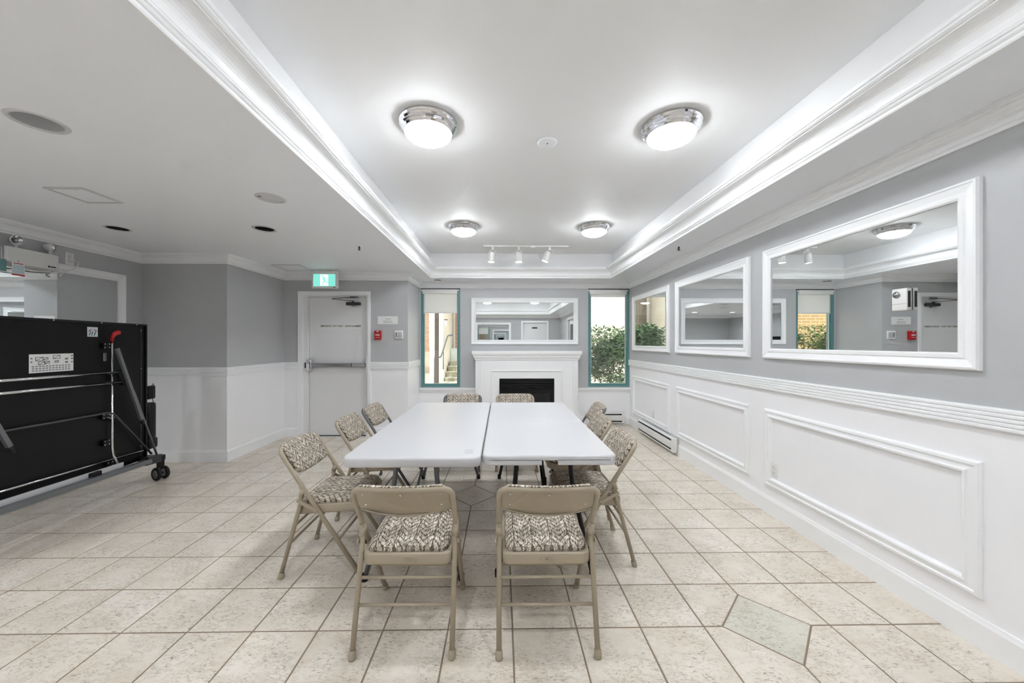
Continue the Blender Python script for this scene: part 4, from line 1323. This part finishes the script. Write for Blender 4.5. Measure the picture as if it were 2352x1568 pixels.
# steps and side walls
t = thing('garden_steps', 'mossy concrete steps between pale walls outside the window', 'steps', (-1.9, 13.0, 0))
for k in range(4):
    MB().box(-.14 + k * .03, 1.4, k * .32, 2.1, -.06 + k * .185, -.06 + (k + 1) * .185 - .03).build('step', 'concrete', t)
    MB().box(-.14 + k * .03, 1.4, k * .32 - .02, k * .32 + .34, -.06 + (k + 1) * .185 - .03, -.06 + (k + 1) * .185).build('tread', 'pave', t)
MB().box(-.62, -.14, -.15, 3.2, 0, 4.5).build('side_wall', 'stucco', t)
MB().box(-.12, .9, 1.6, 1.9, .60, 1.14).build('landing_wall', 'ext_white', t)
tag(MB().box(-1.80, -.2, 15.2, 15.6, .6, 5.0).build('ribbed_wall', 'ribbed'), 'dark brown ribbed block wall above the garden steps', 'wall')
t = thing('wall_lantern', 'small pale wall lantern on the stucco wall by the steps', 'lantern', (-2.0, 12.84, 2.05))
MB().rbox(0.02, .10, -.06, 0, -.10, .10, .01, 1).build('lantern_body', 'paper', t); MB().rbox(.0, .12, -.07, .0, .10, .13, .008, 1).build('lantern_cap', 'brown_post', t)
t = thing('steps_handrail', 'grey steel handrail climbing beside the garden steps', 'handrail', (0, 0, 0))
MB().tube(fillet([(-2.22, 12.2, 0), (-2.22, 12.2, .88), (-2.03, 12.25, .88), (-1.93, 13.2, 1.62), (-1.80, 13.4, 1.64)], .05, 4), .028, 8).build('rail', 'grey_metal', t)
MB().tube(fillet([(-2.0, 12.6, .45), (-2.0, 12.6, 1.12)], .05, 4), .018, 8).build('baluster', 'grey_metal', t)
t = thing('porch_post', 'dark brown square porch post outside the window', 'post', (-2.09, 11.85, 0))
MB().rbox(-.06, .06, -.06, .06, .02, 4.2, .008, 1).build('shaft', 'brown_post', t)
MB().rbox(-.10, .10, -.10, .10, 0, .02, .004, 1).build('base_plate', 'brown_post', t)

def shrub(name, label, x0, x1, y0, y1, z0, z1, n, m, seed, size, stems):
    rnd = random.Random(seed)
    t = thing(name, label, 'shrub', ((x0 + x1) / 2, (y0 + y1) / 2, 0))
    ox, oy = (x0 + x1) / 2, (y0 + y1) / 2
    vs, fs = [], []
    lobes = []
    for k in range(26):
        lobes.append((rnd.uniform(x0, x1), rnd.uniform(y0, y1), rnd.uniform(z0 + .15, z1 - .18), rnd.uniform(.18, .34)))
    for k in range(n):
        if rnd.random() < .75:
            c = rnd.choice(lobes)
            d = Vector((rnd.gauss(0, 1), rnd.gauss(0, 1), rnd.gauss(0, 1))).normalized() * c[3] * rnd.random() ** .4
            p = Vector(c[:3]) + d
        else:
            p = Vector((rnd.uniform(x0, x1), rnd.uniform(y0, y1), z0 + (z1 - z0) * rnd.random() ** .7))
        if p.z < z0 + .2 and rnd.random() < .6: continue
        a = rnd.uniform(0, 2 * PI); el = rnd.uniform(-.5, .8)
        dr = Vector((math.cos(a) * math.cos(el), math.sin(a) * math.cos(el), math.sin(el)))
        side = dr.cross(Vector((rnd.gauss(0, .4), rnd.gauss(0, .4), 1))).normalized()
        up = side.cross(dr)
        Ln = size * rnd.uniform(.7, 1.3); W = Ln * .17
        b = len(vs)
        q = [p, p + dr * Ln * .45 + side * W + up * .006, p + dr * Ln, p + dr * Ln * .45 - side * W + up * .006, p + dr * Ln * .5 - up * .004]
        vs += [(v.x - ox, v.y - oy, v.z) for v in q]
        fs += [(b, b + 1, b + 4), (b + 1, b + 2, b + 4), (b + 2, b + 3, b + 4), (b + 3, b, b + 4)]
    mb = MB(); mb.add(vs, fs)
    mb.build('foliage', m, t, kind='stuff')
    for k in range(stems):
        x, y = rnd.uniform(x0 + .2, x1 - .2), rnd.uniform(y0 + .2, y1 - .2)
        mb = MB()
        p = Vector((x - ox, y - oy, 0))
        pts = [p.copy()]
        for j in range(4):
            p = p + Vector((rnd.uniform(-.16, .16), rnd.uniform(-.10, .10), (z1 - .25) / 4)); pts.append(p.copy())
        mb.tube(pts, [.018, .016, .013, .010, .005], 6)
        for j in (1, 2, 2, 3):
            a = pts[j]; mb.tube([a, a + Vector((rnd.uniform(-.25, .25), rnd.uniform(-.2, .2), .12)), a + Vector((rnd.uniform(-.45, .45), rnd.uniform(-.3, .3), .26))], [.009, .007, .003], 5)
        mb.build('branch', 'bark', t)
shrub('laurel_shrub', 'green laurel shrub with dark stems close outside the window', .5, 3.4, 7.3, 8.5, .35, 1.68, 15000, 'leaf', 3, .115, 16)
shrub('clipped_hedge', 'bright green hedge outside, seen only reflected in the near mirror', -4.2, -1.95, 7.3, 8.2, .1, 1.72, 13000, 'leaf_hedge', 5, .085, 6)
